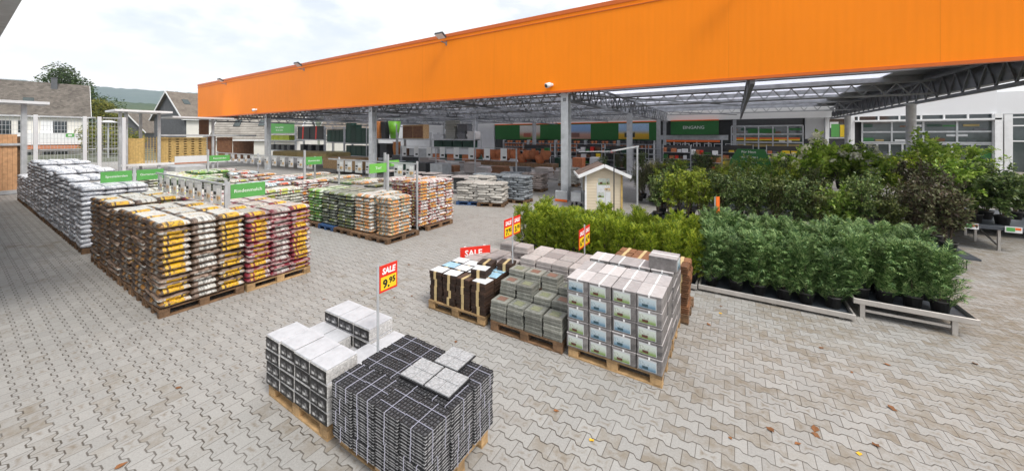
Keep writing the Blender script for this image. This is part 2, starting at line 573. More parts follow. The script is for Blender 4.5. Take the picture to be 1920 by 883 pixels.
def mat_leaf(name, cols, rough=0.5, tr=0.25, tipname=None):
    m, t = newmat(name)
    r = t.geo('Random Per Island')
    ro = t.rnd()
    c = t.ramp(r, [(i / max(1, len(cols) - 1), q) for i, q in enumerate(cols)])
    c = t.mix(1.0, c, t.ramp(ro, [(0, (0.78,) * 3), (1, (1.18, 1.15, 1.1))]), 'MULTIPLY')
    p = t.n('ShaderNodeBsdfPrincipled', {'Base Color': c, 'Roughness': rough, 'Specular IOR Level': 0.35})
    tl = t.n('ShaderNodeBsdfTranslucent', {'Color': c})
    mx = t.n('ShaderNodeMixShader', {0: tr, 1: p.outputs[0], 2: tl.outputs[0]})
    o = t.n('ShaderNodeOutputMaterial')
    t.t.links.new(mx.outputs[0], o.inputs[0])
    return m


M['thuja'] = mat_leaf('golden_thuja_spray', [(0.06, 0.13, 0.012), (0.16, 0.25, 0.018), (0.32, 0.41, 0.03), (0.48, 0.53, 0.06)], 0.55, 0.3)
M['cypress'] = mat_leaf('blue_green_cypress_spray', [(0.03, 0.08, 0.022), (0.07, 0.15, 0.042), (0.15, 0.26, 0.085), (0.31, 0.43, 0.17)], 0.5, 0.2)
M['leafdark'] = mat_leaf('dark_shrub_leaf', [(0.024, 0.055, 0.015), (0.065, 0.12, 0.03), (0.135, 0.20, 0.06), (0.29, 0.36, 0.14)], 0.35, 0.2)
M['leafolive'] = mat_leaf('olive_shrub_leaf', [(0.04, 0.065, 0.016), (0.095, 0.125, 0.035), (0.20, 0.23, 0.08)], 0.4, 0.2)
M['leaflime'] = mat_leaf('lime_shrub_leaf', [(0.08, 0.15, 0.014), (0.24, 0.32, 0.03), (0.48, 0.54, 0.08)], 0.45, 0.3)
M['leafbright'] = mat_leaf('bright_green_leaf', [(0.07, 0.16, 0.02), (0.21, 0.34, 0.045), (0.44, 0.56, 0.14)], 0.45, 0.3)
M['leafmaple'] = mat_leaf('pale_maple_leaf_lit', [(0.12, 0.24, 0.03), (0.32, 0.48, 0.06), (0.58, 0.70, 0.18)], 0.45, 0.45)  # paler than the bright leaf; light missing under the roof put into the colour
M['leafpurple'] = mat_leaf('purple_brown_leaf', [(0.035, 0.03, 0.02), (0.085, 0.06, 0.045), (0.10, 0.10, 0.05), (0.08, 0.11, 0.04), (0.24, 0.24, 0.14)], 0.4, 0.2)
M['leafyellow'] = mat_leaf('yellow_grass_leaf', [(0.20, 0.23, 0.04), (0.40, 0.40, 0.09), (0.55, 0.52, 0.2)], 0.5, 0.3)
M['leafgrey'] = mat_leaf('grey_green_blade', [(0.05, 0.065, 0.03), (0.09, 0.10, 0.05), (0.13, 0.14, 0.075)], 0.5, 0.25)
M['bloom'] = mat_leaf('cream_bloom', [(0.5, 0.52, 0.36), (0.7, 0.7, 0.55), (0.78, 0.77, 0.7)], 0.5, 0.2)
M['bloomred'] = mat_leaf('red_bloom', [(0.4, 0.02, 0.02), (0.6, 0.06, 0.05)], 0.5, 0.2)
M['treeleaf'] = mat_leaf('tree_leaf', [(0.02, 0.05, 0.012), (0.045, 0.085, 0.02), (0.08, 0.12, 0.03)], 0.5, 0.2)
M['treeyellow'] = mat_leaf('autumn_leaf', [(0.08, 0.12, 0.02), (0.20, 0.22, 0.03), (0.36, 0.32, 0.05)], 0.5, 0.2)
M['dryleaf'] = mat_leaf('fallen_leaf', [(0.15, 0.06, 0.025), (0.26, 0.11, 0.04), (0.12, 0.055, 0.03)], 0.7, 0.0)
M['goldleaf'] = plain('yellow_fallen_leaf', (0.72, 0.42, 0.02), 0.6, 0, 0.15)


def mat_tiles(name, c1, c2, ux='x', s=0.3):
    """roof covering in overlapping courses running down the slope"""
    m, t = newmat(name)
    x, y, z = t.sep(t.obj())
    q = {'x': x, 'y': y}[ux]
    a = t.m('DIVIDE', q, s)
    b = t.m('DIVIDE', z, s * 0.75)
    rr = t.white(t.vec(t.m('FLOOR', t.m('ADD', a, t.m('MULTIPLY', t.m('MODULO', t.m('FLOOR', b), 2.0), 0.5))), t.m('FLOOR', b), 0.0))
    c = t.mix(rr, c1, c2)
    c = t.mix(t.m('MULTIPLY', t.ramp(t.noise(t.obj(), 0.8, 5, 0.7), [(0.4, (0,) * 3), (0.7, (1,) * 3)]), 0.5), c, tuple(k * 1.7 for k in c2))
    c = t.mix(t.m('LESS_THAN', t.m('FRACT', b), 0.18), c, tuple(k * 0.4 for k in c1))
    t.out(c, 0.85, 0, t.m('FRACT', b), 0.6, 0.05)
    return m


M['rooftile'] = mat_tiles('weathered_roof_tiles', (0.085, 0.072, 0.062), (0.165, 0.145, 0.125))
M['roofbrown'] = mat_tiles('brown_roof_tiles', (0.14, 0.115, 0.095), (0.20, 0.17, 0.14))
M['shingle'] = mat_tiles('grey_shingle_cladding', (0.22, 0.20, 0.18), (0.30, 0.28, 0.25), 'x', 0.5)


def mat_slate(name, c1, c2, c3, period):
    """thin plates in a pile seen from the side"""
    m, t = newmat(name)
    o = t.obj()
    x, y, z = t.sep(o)
    k = t.m('FLOOR', t.m('DIVIDE', z, period))
    rr = t.white(t.vec(k, t.rnd(), 0.0))
    c = t.mix(rr, c1, c2)
    c = t.mix(t.ramp(t.noise(o, 18, 5, 0.7), [(0.45, (0,) * 3), (0.7, (0.7,) * 3)]), c, c3)
    c = t.mix(1.0, c, t.ramp(t.rnd(), [(0, (0.75,) * 3), (1, (1.2,) * 3)]), 'MULTIPLY')
    t.out(c, 0.6, 0, t.noise(o, 40, 4), 0.5, 0.01)
    return m


M['slate_brown'] = mat_slate('brown_slate_plates', (0.03, 0.017, 0.012), (0.075, 0.04, 0.025), (0.03, 0.02, 0.016), 0.014)
M['slate_rust'] = mat_slate('rust_slate_plates', (0.17, 0.075, 0.035), (0.26, 0.12, 0.055), (0.10, 0.05, 0.03), 0.014)
M['slab_green'] = mat_slate('grey_green_slabs', (0.11, 0.115, 0.10), (0.22, 0.22, 0.19), (0.34, 0.34, 0.31), 0.035)
M['slab_pink'] = mat_slate('pinkish_grey_slabs', (0.34, 0.30, 0.29), (0.46, 0.42, 0.40), (0.27, 0.25, 0.25), 0.045)
M['carton_grey'] = mat_slate('grey_wrapped_stone', (0.10, 0.095, 0.095), (0.19, 0.175, 0.17), (0.30, 0.28, 0.28), 0.05)
M['carton_top'] = mat_slate('pale_wrapped_stone', (0.40, 0.37, 0.37), (0.48, 0.45, 0.445), (0.56, 0.54, 0.54), 0.3)
M['gravel_w'] = plain('pale_stone_edge', (0.52, 0.51, 0.50), 0.8, 0, 0.35, 40, 0.6, 60)


def mat_photo(name, sky, mid, low, spot):
    """small printed picture: sky, middle ground, dark feature"""
    m, t = newmat(name)
    g = t.n('ShaderNodeTexCoord').outputs['Generated']
    x, y, z = t.sep(g)
    n = t.noise(t.obj(), 22, 4, 0.6)
    zz = t.m('ADD', z, t.m('MULTIPLY', t.m('SUBTRACT', n, 0.5), 0.35))
    c = t.ramp(zz, [(0.12, low), (0.32, mid), (0.55, sky), (0.95, tuple(min(1, k * 1.12) for k in sky))])
    inx = t.m('MULTIPLY', t.m('GREATER_THAN', x, 0.2), t.m('LESS_THAN', x, 0.55))
    inz = t.m('MULTIPLY', t.m('GREATER_THAN', z, 0.12), t.m('LESS_THAN', zz, 0.42))
    c = t.mix(t.m('MULTIPLY', inx, inz), c, spot)
    c = t.mix(t.m('MULTIPLY', t.m('GREATER_THAN', n, 0.56), 0.35), c, spot)
    t.out(c, 0.35)
    return m


M['pic_blue'] = mat_photo('blue_pool_picture', (0.42, 0.50, 0.54), (0.26, 0.38, 0.47), (0.12, 0.22, 0.31), (0.03, 0.07, 0.09))
M['pic_green'] = mat_photo('garden_picture', (0.50, 0.55, 0.50), (0.36, 0.44, 0.30), (0.20, 0.30, 0.09), (0.10, 0.035, 0.025))
M['pic_black'] = mat_photo('black_box_print', (0.02, 0.02, 0.025), (0.20, 0.20, 0.20), (0.02, 0.02, 0.025), (0.55, 0.55, 0.55))
M['pic_orange'] = mat_photo('product_card_print', (0.70, 0.71, 0.71), (0.75, 0.40, 0.05), (0.55, 0.56, 0.55), (0.28, 0.20, 0.12))
M['pic_flower'] = mat_photo('blossom_poster', (0.7, 0.7, 0.66), (0.62, 0.35, 0.25), (0.18, 0.32, 0.1), (0.42, 0.12, 0.08))
M['pic_girl'] = mat_photo('portrait_poster', (0.30, 0.50, 0.80), (0.62, 0.38, 0.29), (0.55, 0.32, 0.25), (0.25, 0.13, 0.10))
M['pic_field'] = mat_photo('sunflower_field_poster', (0.45, 0.65, 0.90), (0.80, 0.50, 0.03), (0.72, 0.42, 0.03), (0.05, 0.05, 0.03))
# ================================================================== SETTING
g = MB()
g.add([(-3500, -3500, -0.006), (3500, -3500, -0.006), (3500, 3500, -0.006), (-3500, 3500, -0.006)], [(0, 1, 2, 3)])
struct('terrain', g, M['asphalt'])
g = MB()
g.add([(-62, -14, 0), (46, -14, 0), (46, 62, 0), (-62, 62, 0)], [(0, 1, 2, 3)])
struct('pavement', g, mat_ground())


def mat_hill(name, c1, c2, c3):
    m, t = newmat(name)
    P = t.geo('Position')
    c = t.ramp(t.noise(P, 0.012, 6, 0.65), [(0.35, c1), (0.52, c2), (0.68, c3)])
    c = t.mix(t.ramp(t.noise(P, 0.10, 4, 0.7), [(0.4, (0,) * 3), (0.65, (0.6,) * 3)]), c, c1)
    t.out(c, 0.9, 0, t.noise(P, 0.1, 4, 0.7), 1.0, 6.0, 0.1)
    return m


def hill(name, dist, zfun, depth, mat_, seed):
    rr = random.Random(seed)
    ph = [rr.uniform(0, 6) for _ in range(8)]
    mb = MB()
    N, K = 220, 8
    vs = []
    for i in range(N + 1):
        a = radians(20 + 80 * i / N)           # left of +Y
        for k in range(K + 1):
            q = k / K
            d = dist + depth * q
            h = zfun(i / N) * (q ** 0.75)
            h += (sin(i * .9 + ph[0]) + sin(i * 2.1 + ph[1]) + sin(i * 3.7 + ph[2] + k)) * dist * 0.0007 * q
            vs.append((-sin(a) * d, cos(a) * d, h - (8 if k == 0 else 0)))
    fs = []
    for i in range(N):
        for k in range(K):
            b = i * (K + 1) + k
            fs.append((b, b + K + 1, b + K + 2, b + 1))
    mb.add(vs, fs)
    struct(name, mb, mat_, smooth=True)


hill('far_hills', 1900, lambda s: 292 + 26 * sin(s * 5.0 + 1.2), 1000, mat_hill('wooded_hill_haze_tint', (0.028, 0.075, 0.075), (0.05, 0.105, 0.095), (0.085, 0.14, 0.11)), 3)  # far woodland tinted bluish, some distance haze put into the colour
hill('near_hills', 700, lambda s: 60 + 12 * sin(s * 9 + .6), 320, mat_hill('mixed_wooded_slope', (0.035, 0.075, 0.035), (0.08, 0.11, 0.045), (0.17, 0.165, 0.07)), 5)

# ------------------------------------------------------------------ the garden centre canopy
canopy = thing('garden_canopy', 'long steel canopy with deep orange fascia on grey columns', 'canopy', (-21, 15.2, 0))
CX0, CY0 = -21.0, 15.2
X0, X1, Y0, Y1 = -51.0, 9.4, 15.2, 45.6


def cpart(name, mb, mats, smooth=False):
    # geometry is written in world coordinates; the part sits under the canopy's root
    mb.v = [(a - CX0, b - CY0, c) for a, b, c in mb.v]
    return part(name, mb, mats, canopy, smooth=smooth)


f = MB()
f.box(X0, 20, 15.2, 15.34, 5.12, 8.62)
fa = cpart('fascia', f, M['orange'])
f = MB()
f.box(X0 - .02, 20, 15.165, 15.36, 8.62, 8.80)
f.box(X0 - .02, 20, 15.17, 15.195, 8.42, 8.452)
cpart('coping', f, M['orange_trim'])
f = MB()
f.box(X0 - .01, 20, 15.17, 15.38, 5.02, 5.12)
cpart('fascia_trim', f, M['orange_trim'])
f = MB()
f.box(X0, X0 + .14, 15.345, 19.0, 5.12, 8.62)
cpart('fascia_return', f, M['orange_trim'])
# roof: strips of sheet alternating with rooflights, both running along X
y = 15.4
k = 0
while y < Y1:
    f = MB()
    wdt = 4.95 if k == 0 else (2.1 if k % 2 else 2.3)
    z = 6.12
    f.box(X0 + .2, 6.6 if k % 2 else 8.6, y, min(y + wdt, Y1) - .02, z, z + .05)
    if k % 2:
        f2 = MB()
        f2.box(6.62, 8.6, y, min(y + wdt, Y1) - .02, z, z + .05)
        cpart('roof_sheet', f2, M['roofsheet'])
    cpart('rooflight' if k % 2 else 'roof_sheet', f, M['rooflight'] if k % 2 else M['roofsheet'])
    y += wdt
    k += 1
# purlins along X, solid C sections
y = 17.5
while y < Y1:
    f = MB()
    f.box(X0 + .2, 8.1, y - .03, y + .03, 5.82, 6.10)
    cpart('purlin', f, M['joist'])
    y += 4.4
# main lattice girders along Y
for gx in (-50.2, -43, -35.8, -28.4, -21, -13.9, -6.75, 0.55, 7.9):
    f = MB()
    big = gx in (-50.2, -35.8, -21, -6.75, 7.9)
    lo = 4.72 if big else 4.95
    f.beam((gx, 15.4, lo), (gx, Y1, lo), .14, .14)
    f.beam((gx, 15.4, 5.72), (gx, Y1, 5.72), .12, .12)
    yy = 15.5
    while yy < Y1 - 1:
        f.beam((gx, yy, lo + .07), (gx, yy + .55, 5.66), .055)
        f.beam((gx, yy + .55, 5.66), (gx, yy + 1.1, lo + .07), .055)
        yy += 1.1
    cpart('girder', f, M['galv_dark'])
# lattice joists along X
for jn, jy in enumerate((16.2, 18.9, 21.6, 24.3, 27.0, 29.9, 32.8, 35.7, 38.8, 41.5, 44.2)):
    f = MB()
    jx1 = 7.9 if jn % 4 == 3 else -6.8
    f.beam((X0 + .3, jy, 4.98), (jx1, jy, 4.98), .085, .085)
    f.beam((X0 + .3, jy, 5.6), (jx1, jy, 5.6), .085, .085)
    xx = X0 + .4
    while xx < jx1 - .5:
        f.beam((xx, jy, 5.02), (xx + .4, jy, 5.56), .045)
        f.beam((xx + .4, jy, 5.56), (xx + .8, jy, 5.02), .045)
        xx += .8
    cpart('joist', f, M['joist'])
# horizontal wind bracing rods
for bx in (-6.75, -21, -35.8):
    for yy in (15.6, 27.2):
        f = MB()
        f.beam((bx + .2, yy, 4.95), (bx + 6.9, yy + 10.8, 4.95), .06)
        cpart('brace', f, M['galv_dark'])
# right hand eave beam
f = MB()
f.box(7.95, 8.25, 15.4, Y1, 4.92, 5.32)
cpart('eave_beam', f, M['galv_dark'])
f = MB()
f.box(8.27, 8.34, 15.4, Y1, 4.95, 6.2)
cpart('edge_panel', f, M['galv_dark'])


def column(cx, cy, top=4.75, s=0.17):
    f = MB()
    f.box(cx - s, cx + s, cy - s * 1.05, cy - s * 1.05 + .03, 0, top)
    f.box(cx - s, cx + s, cy + s * 1.05 - .03, cy + s * 1.05, 0, top)
    f.box(cx - .012, cx + .012, cy - s * 1.05 + .03, cy + s * 1.05 - .03, 0, top)
    f.box(cx - s * 1.4, cx + s * 1.4, cy - s * 1.5, cy + s * 1.5, 0.002, .03)
    cpart('column', f, M['galv'])


for cx in (-50.2, -35.8, -21, -6.75):
    column(cx, 15.62, 5.0, 0.18)
for cy in (27.0, 38.8):
    for cx in (-35.8, -21, -6.6):
        column(cx, cy, 4.7)
for cx in (-6.6, 0.0):
    column(cx, 42.6, 4.7, .15)
for cy in (26.6, 38.8):
    f = MB()
    f.lathe([(.30, 0.002), (.30, .04), (.19, .05), (.19, 4.62), (.26, 4.64), (.26, 4.7)], 16, (7.75, cy, 0))
    cpart('column', f, M['galv'], True)


# floodlights and cameras hang on the fascia: things of their own
def b_flood():
    t = thing('floodlight', '', '')
    a = MB()
    a.box(-.05, .05, -.02, .0, -.12, .12)
    a.beam((0, -.01, 0), (0, -.42, .02), .05)
    part('bracket', a, M['galv_dark'], t)
    h = MB()
    h.bbox(-.29, .29, -.78, -.36, -.02, .10, .02)
    hd = part('lamp_housing', h, M['darkgrey'], t, (0, 0, 0.02), (radians(-30), 0, 0))
    q = MB()
    q.box(-.26, .26, -.75, -.39, -.035, -.021)
    part('lens', q, M['brass'], hd)
    return t


for fx, wd in ((-43.5, 'nearest the far left end of the orange fascia'), (-28.9, 'between the other floodlights on the orange fascia'), (-13.9, 'high on the orange fascia above the bag stacks'), (0.2, 'at the top frame edge of the orange fascia')):
    make('flood', b_flood, (fx, 15.2, 8.28), (0, 0, 0), 'grey floodlight ' + wd, 'floodlight', 'floodlights on the orange fascia')


def b_cam():
    t = thing('security_camera', '', '')
    a = MB()
    a.tube([(0, 0, 0), (0, -.10, 0)], .075, 10)
    part('mount', a, M['white'], t)
    b = MB()
    b.tube([(-.05, -.1, -.0), (-.16, -.3, -.07)], [.11, .12], 12)
    part('housing', b, M['white'], t, smooth=True)
    c = MB()
    c.tube([(-.155, -.295, -.068), (-.172, -.325, -.077)], [.095, .08], 12)
    part('lens', c, M['darkgrey'], t)
    return t


make('cam', b_cam, (-7.28, 15.2, 5.42), (0, 0, 0), 'white security camera above the tall column beside the playhouse', 'camera', 'cameras on the fascia')
make('cam', b_cam, (-36.9, 15.2, 5.43), (0, 0, 0), 'small white security camera near the left end of the fascia', 'camera', 'cameras on the fascia')

# ------------------------------------------------------------------ store building behind the canopy
store = thing('store_building', 'white store building with glazed front and green banner frieze behind the canopy', 'building', (-6, 46, 0))


def spart(name, mb, mats, parent=None, off=True):
    if off:
        mb.v = [(a + 6, b - 46, c) for a, b, c in mb.v]
    return part(name, mb, mats, parent or store)


f = MB()
f.box(-60, 18.3, 46.0, 70, 4.86, 7.75)
spart('upper_wall', f, M['whitewall'])
f = MB()
f.box(-60, -32, 46.0, 46.3, 0, 4.86)
spart('side_wall', f, M['offwhite'])
f = MB()
f.box(-31.8, -7.9, 45.92, 46.0, 2.55, 4.72)
fz = spart('frieze', f, M['green_dark'])
f = MB()
f.box(-31.9, -7.9, 45.9, 46.0, 4.73, 4.85)
spart('frieze_trim', f, M['orange_sign'])
for px0, px1, mm in ((-27.3, -23.9, 'pic_flower'), (-19.8, -16.3, 'pic_girl'), (-12.6, -8.9, 'pic_field')):
    f = MB()
    f.box(px0, px1, 45.895, 45.917, 2.66, 4.6)
    spart('poster', f, M[mm], fz)
f = MB()
f.box(-31.8, -7.9, 46.02, 46.3, 0, 2.54)
spart('lower_wall', f, M['darkgrey'])
# entrance
f = MB()
f.box(-6.4, -1.5, 45.6, 46.1, 3.2, 4.75)
en = spart('entrance_sign', f, M['green_dark'])
f = MB()
f.box(-6.4, -1.5, 45.58, 46.1, 4.76, 4.88)
spart('sign_trim', f, M['orange_sign'], en)
text_part('EINGANG', .5, M['inkw'], en, (-4.0 + 6, -0.41, 4.0), (radians(90), 0, 0))
f = MB()
f.box(-7.6, -0.6, 46.0, 46.2, 2.6, 3.15)
spart('lintel', f, M['galv'])
f = MB()
f.box(-7.0, -1.4, 45.97, 46.0, 2.35, 2.58)
spart('door_band', f, M['orange_sign'])
f = MB()
f.box(-7.8, -0.5, 46.35, 46.45, 0, 2.6)
spart('entrance_glass', f, M['glass_dark'])
for q in (-7.6, -6.1, -4.9, -3.7, -2.5, -1.2):
    f = MB()
    f.box(q - .07, q + .07, 46.0, 46.14, 0, 2.6)
    spart('door_post', f, M['galv'])


def window(x0, x1, z0, z1, cols, rows, gm, name='window', y=46.0, inner=None):
    f = MB()
    f.box(x0, x1, y + .05, y + .09, z0, z1)
    w_ = spart(name, f, gm)
    rq = random.Random(int(x0 * 10 + z0 * 100))
    for j in range(rows * 2):
        z = z0 + .12 + (z1 - z0 - .2) * j / (rows * 2)
        a = x0 + .1
        while a < x1 - .6:
            L_ = rq.uniform(.3, 1.4)
            if rq.random() < .5:
                spart('display_band', MB().box(a, min(a + L_, x1 - .08), y + .012, y + .047, z, z + (z1 - z0) / rows * rq.uniform(.12, .34)), M[rq.choice(('tarp', 'greyplastic', 'galv', 'darkgreen_box', 'brownwood', 'slate_wall', 'offwhite', 'green_dark'))], w_)
            a += L_ + rq.uniform(.05, .4)
    fr = MB()
    for i in range(cols + 1):
        xx = x0 + (x1 - x0) * i / cols
        fr.box(xx - .06, xx + .06, y - .03, y + .045, z0, z1)
    for j in range(rows + 1):
        zz = z0 + (z1 - z0) * j / rows
        fr.box(x0, x1, y - .045, y - .032, zz - .07, zz + .07)
    spart('frame', fr, M['galv'], w_)
    return w_


wn = window(-0.3, 5.85, 1.5, 4.1, 5, 3, M['glass_dark'])
for z0, z1, mm in ((3.35, 3.8, 'green_dark'), (2.72, 2.86, 'orange_sign'), (2.58, 2.7, 'yellow'), (1.9, 2.2, 'tarp')):
    f = MB()
    f.box(.1 if mm != 'green_dark' else 1.2, 5.6 if mm != 'green_dark' else 3.6, 46.01, 46.045, z0, z1)
    spart('display_band', f, M[mm], wn)
f = MB()
f.box(-0.3, 5.85, 46.0, 46.2, 4.1, 4.86)
spart('header_panel', f, M['darkgrey'])
f = MB()
f.box(-0.3, 5.85, 46.0, 46.2, 0, 1.5)
spart('plinth', f, M['darkgrey'])
f = MB()
f.box(6.0, 7.55, 45.95, 46.15, 2.75, 4.86)
spart('grey_panel', f, M['greywall'])
f = MB()
f.box(6.0, 7.55, 46.05, 46.2, 0, 2.75)
spart('plinth', f, M['darkgrey'])
wn = window(7.8, 9.35, 2.85, 4.75, 1, 1, M['glass_cool'])
f = MB()
f.box(8.0, 8.6, 46.01, 46.045, 2.95, 4.2)
spart('display_band', f, M['green'], wn)
f = MB()
f.box(8.65, 9.2, 46.01, 46.045, 2.95, 4.1)
spart('display_band', f, M['yellow'], wn)
f = MB()
f.box(7.6, 9.4, 46.05, 46.2, 0, 2.8)
spart('plinth', f, M['darkgrey'])
for q in (7.65, 9.5):
    f = MB()
    f.box(q - .13, q + .13, 45.75, 46.0, 0, 4.86)
    spart('pillar', f, M['white'])
window(10.2, 18.1, 2.45, 4.35, 4, 2, M['glass_cool'])
window(10.4, 14.5, 0.2, 2.35, 5, 1, M['glass_dark'], 'glass_door')
window(14.7, 18.1, 0.0, 2.35, 3, 1, M['glass_cool'])
f = MB()
f.box(9.6, 18.4, 45.6, 46.0, 4.36, 4.5)
spart('canopy_rail', f, M['white'])
for i in range(7):
    f = MB()
    f.box(9.9 + i * 1.35 - .05, 9.9 + i * 1.35 + .05, 45.7, 45.8, 4.5, 4.86)
    spart('bracket', f, M['white'])
f = MB()
f.box(9.7, 18.3, 46.02, 46.1, 4.5, 4.86)
spart('clerestory', f, M['glass_dark'])
f = MB()
f.box(18.05, 18.45, 45.6, 46.0, 0, 4.86)
spart('pillar', f, M['white'])
f = MB()
f.box(-60, 18.3, 46.5, 47, 0, 4.86)
spart('core_wall', f, M['darkgrey'])

annex = thing('glasshouse_annex', 'lower glazed annex with white upper band at the right edge', 'building', (19, 46, 0))
f = MB()
f.box(0, 16, 2.0, 20, 4.9, 6.8)
part('upper_wall', f, M['whitewall'], annex)
f = MB()
f.box(0.1, 16, 2.1, 2.2, 0, 4.9)
gl = part('glazing', f, M['glass_cool'], annex)
for i in range(9):
    f = MB()
    f.box(0.2 + i * 1.9 - .11, 0.2 + i * 1.9 + .11, 1.9, 2.08, 0, 4.9)
    part('mullion', f, M['galv'], gl)
for zq in (2.6, 3.9, 4.6):
    f = MB()
    f.box(0.1, 16, 1.98, 2.07, zq - .05, zq + .05)
    part('rail', f, M['white'], gl)
f = MB()
f.box(0.6, 3.4, 1.7, 1.88, 0, 4.6)
part('pillar', MB().box(0.3, .75, 1.5, 1.85, 0, 4.85), M['white'], annex)

# ------------------------------------------------------------------ the awning over the camera's left
aw = thing('store_awning', 'grey metal awning corner with ribbed soffit at the top left', 'awning', (-30, 0, 0))
f = MB()
f.box(-32, 22.5, -0.0, 0.22, 4.86, 5.22)
part('eave_fascia', f, M['galv'], aw, (0, .36, 0))
f = MB()
f.box(-32, 22.5, -4.0, 0.355, 5.0, 5.1)
part('soffit', f, M['awning_under'], aw)
f = MB()
f.box(-32, 22.5, -4.2, -4.0, 0, 5.3)
part('wall', f, M['greywall'], aw)
for i in range(9):
    f = MB()
    f.beam((-30 + i * 6.2, -3.9, 4.93), (-30 + i * 6.2, .3, 4.93), .1, .13)
    part('rafter', f, M['galv_dark'], aw)


# ------------------------------------------------------------------ houses behind the yard
def house(label, origin, rz, W_, D_, eave, ridge, wallm, roofm, wins, over=.5, base=-3.0, chimney=None, skylights=(), gablem=None, bands=(), hip=0.0):
    """ridge runs along local X; the front is at local y=0 facing -y"""
    h = thing('house', label, 'house', origin, rz)
    f = MB()
    f.box(0, W_, 0, D_, base, eave)
    part('wall', f, wallm, h)
    f = MB()
    for xx in ((0.0, W_ - .2) if not hip else (0.0,)):
        f.add([(xx, 0, eave), (xx, D_, eave), (xx, D_ / 2, ridge - .12), (xx + .2, 0, eave), (xx + .2, D_, eave), (xx + .2, D_ / 2, ridge - .12)], [(0, 1, 2), (5, 4, 3), (0, 2, 5, 3), (1, 4, 5, 2), (0, 3, 4, 1)])
    part('gable', f, gablem or wallm, h)
    sl = (ridge - eave) / (D_ / 2)
    f = MB()
    ey = eave - over * sl
    f.add([(-over, -over, ey), (W_ + over, -over, ey), (W_ + over - hip, D_ / 2, ridge), (-over, D_ / 2, ridge), (-over, D_ + over, ey), (W_ + over, D_ + over, ey),
           (-over, -over, ey - .2), (W_ + over, -over, ey - .2), (W_ + over - hip, D_ / 2, ridge - .2), (-over, D_ / 2, ridge - .2), (-over, D_ + over, ey - .2), (W_ + over, D_ + over, ey - .2)],
          [(0, 1, 2, 3), (3, 2, 5, 4), (0, 6, 7, 1), (4, 5, 11, 10), (1, 7, 8, 2), (2, 8, 11, 5), (0, 3, 9, 6), (3, 4, 10, 9), (6, 9, 8, 7), (9, 10, 11, 8)])
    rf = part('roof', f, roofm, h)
    f = MB()
    f.box(-over, W_ + over, -over - .14, -over - .005, ey - .16, ey + .02)
    part('gutter', f, M['white'], rf)
    for gxx in ((-over - .06, W_ + over) if not hip else ()):
        f = MB()
        for ya, yb in ((-over, D_ / 2), (D_ + over, D_ / 2)):
            f.beam((gxx + .03, ya, ey - .1), (gxx + .03, yb, ridge - .1), .05, .26)
        part('bargeboard', f, M['white'], rf)
    if chimney:
        f = MB()
        f.box(chimney, chimney + .7, D_ / 2 - .9, D_ / 2 - .3, ridge - 1.2, ridge + .75)
        f.box(chimney - .06, chimney + .76, D_ / 2 - .96, D_ / 2 - .24, ridge + .75, ridge + .87)
        part('chimney', f, M['slate_wall'], rf)
    for (sx0, sq, sw) in skylights:
        yq = D_ / 2 * sq
        zq = eave + sl * yq
        f = MB()
        n_ = Vector((0, -sl, 1)).normalized() * .09
        d_ = Vector((0, 1, sl)).normalized() * 1.2
        p0 = Vector((sx0, yq, zq)) + n_
        f.add([p0, p0 + Vector((sw, 0, 0)), p0 + Vector((sw, 0, 0)) + d_, p0 + d_, p0 - n_ * 1.3, p0 + Vector((sw, 0, 0)) - n_ * 1.3, p0 + Vector((sw, 0, 0)) + d_ - n_ * 1.3, p0 + d_ - n_ * 1.3],
              [(0, 1, 2, 3), (4, 5, 1, 0), (5, 6, 2, 1), (6, 7, 3, 2), (7, 4, 0, 3)])
        part('skylight', f, M['glass_cool'], rf)
    for (wx0, wx1, wz0, wz1, kind) in wins:
        f = MB()
        f.box(wx0, wx1, -.035, .05, wz0, wz1)
        w_ = part('window', f, M['glass_dark'] if kind != 'w' else M['white'], h)
        fr = MB()
        b_ = .09
        for a0, a1, c0, c1 in ((wx0 - b_, wx0, wz0 - b_, wz1 + b_), (wx1, wx1 + b_, wz0 - b_, wz1 + b_), (wx0, wx1, wz1, wz1 + b_), (wx0, wx1, wz0 - b_, wz0), ((wx0 + wx1) / 2 - .04, (wx0 + wx1) / 2 + .04, wz0, wz1)):
            fr.box(a0, a1, -.07, -.004 if a0 != (wx0 + wx1) / 2 - .04 else -.038, c0, c1)
        part('frame', fr, M['white'] if kind != 'd' else M['darkgrey'], w_)
    for (bx0, bx1, bz0, bz1, mm, dp) in bands:
        f = MB()
        f.box(bx0, bx1, -dp, -.08, bz0, bz1)
        part('balcony' if dp > .5 else 'band', f, M[mm], h)
    return h


# yaw so that fronts face the yard (towards +X -Y)
RZ = radians(32)


def wp(px, D):      # point on the bearing of a photo column, D metres ahead
    a = (px - 960) / 668.0
    return (a * cos(RZ) * D - sin(RZ) * D, a * sin(RZ) * D + cos(RZ) * D)


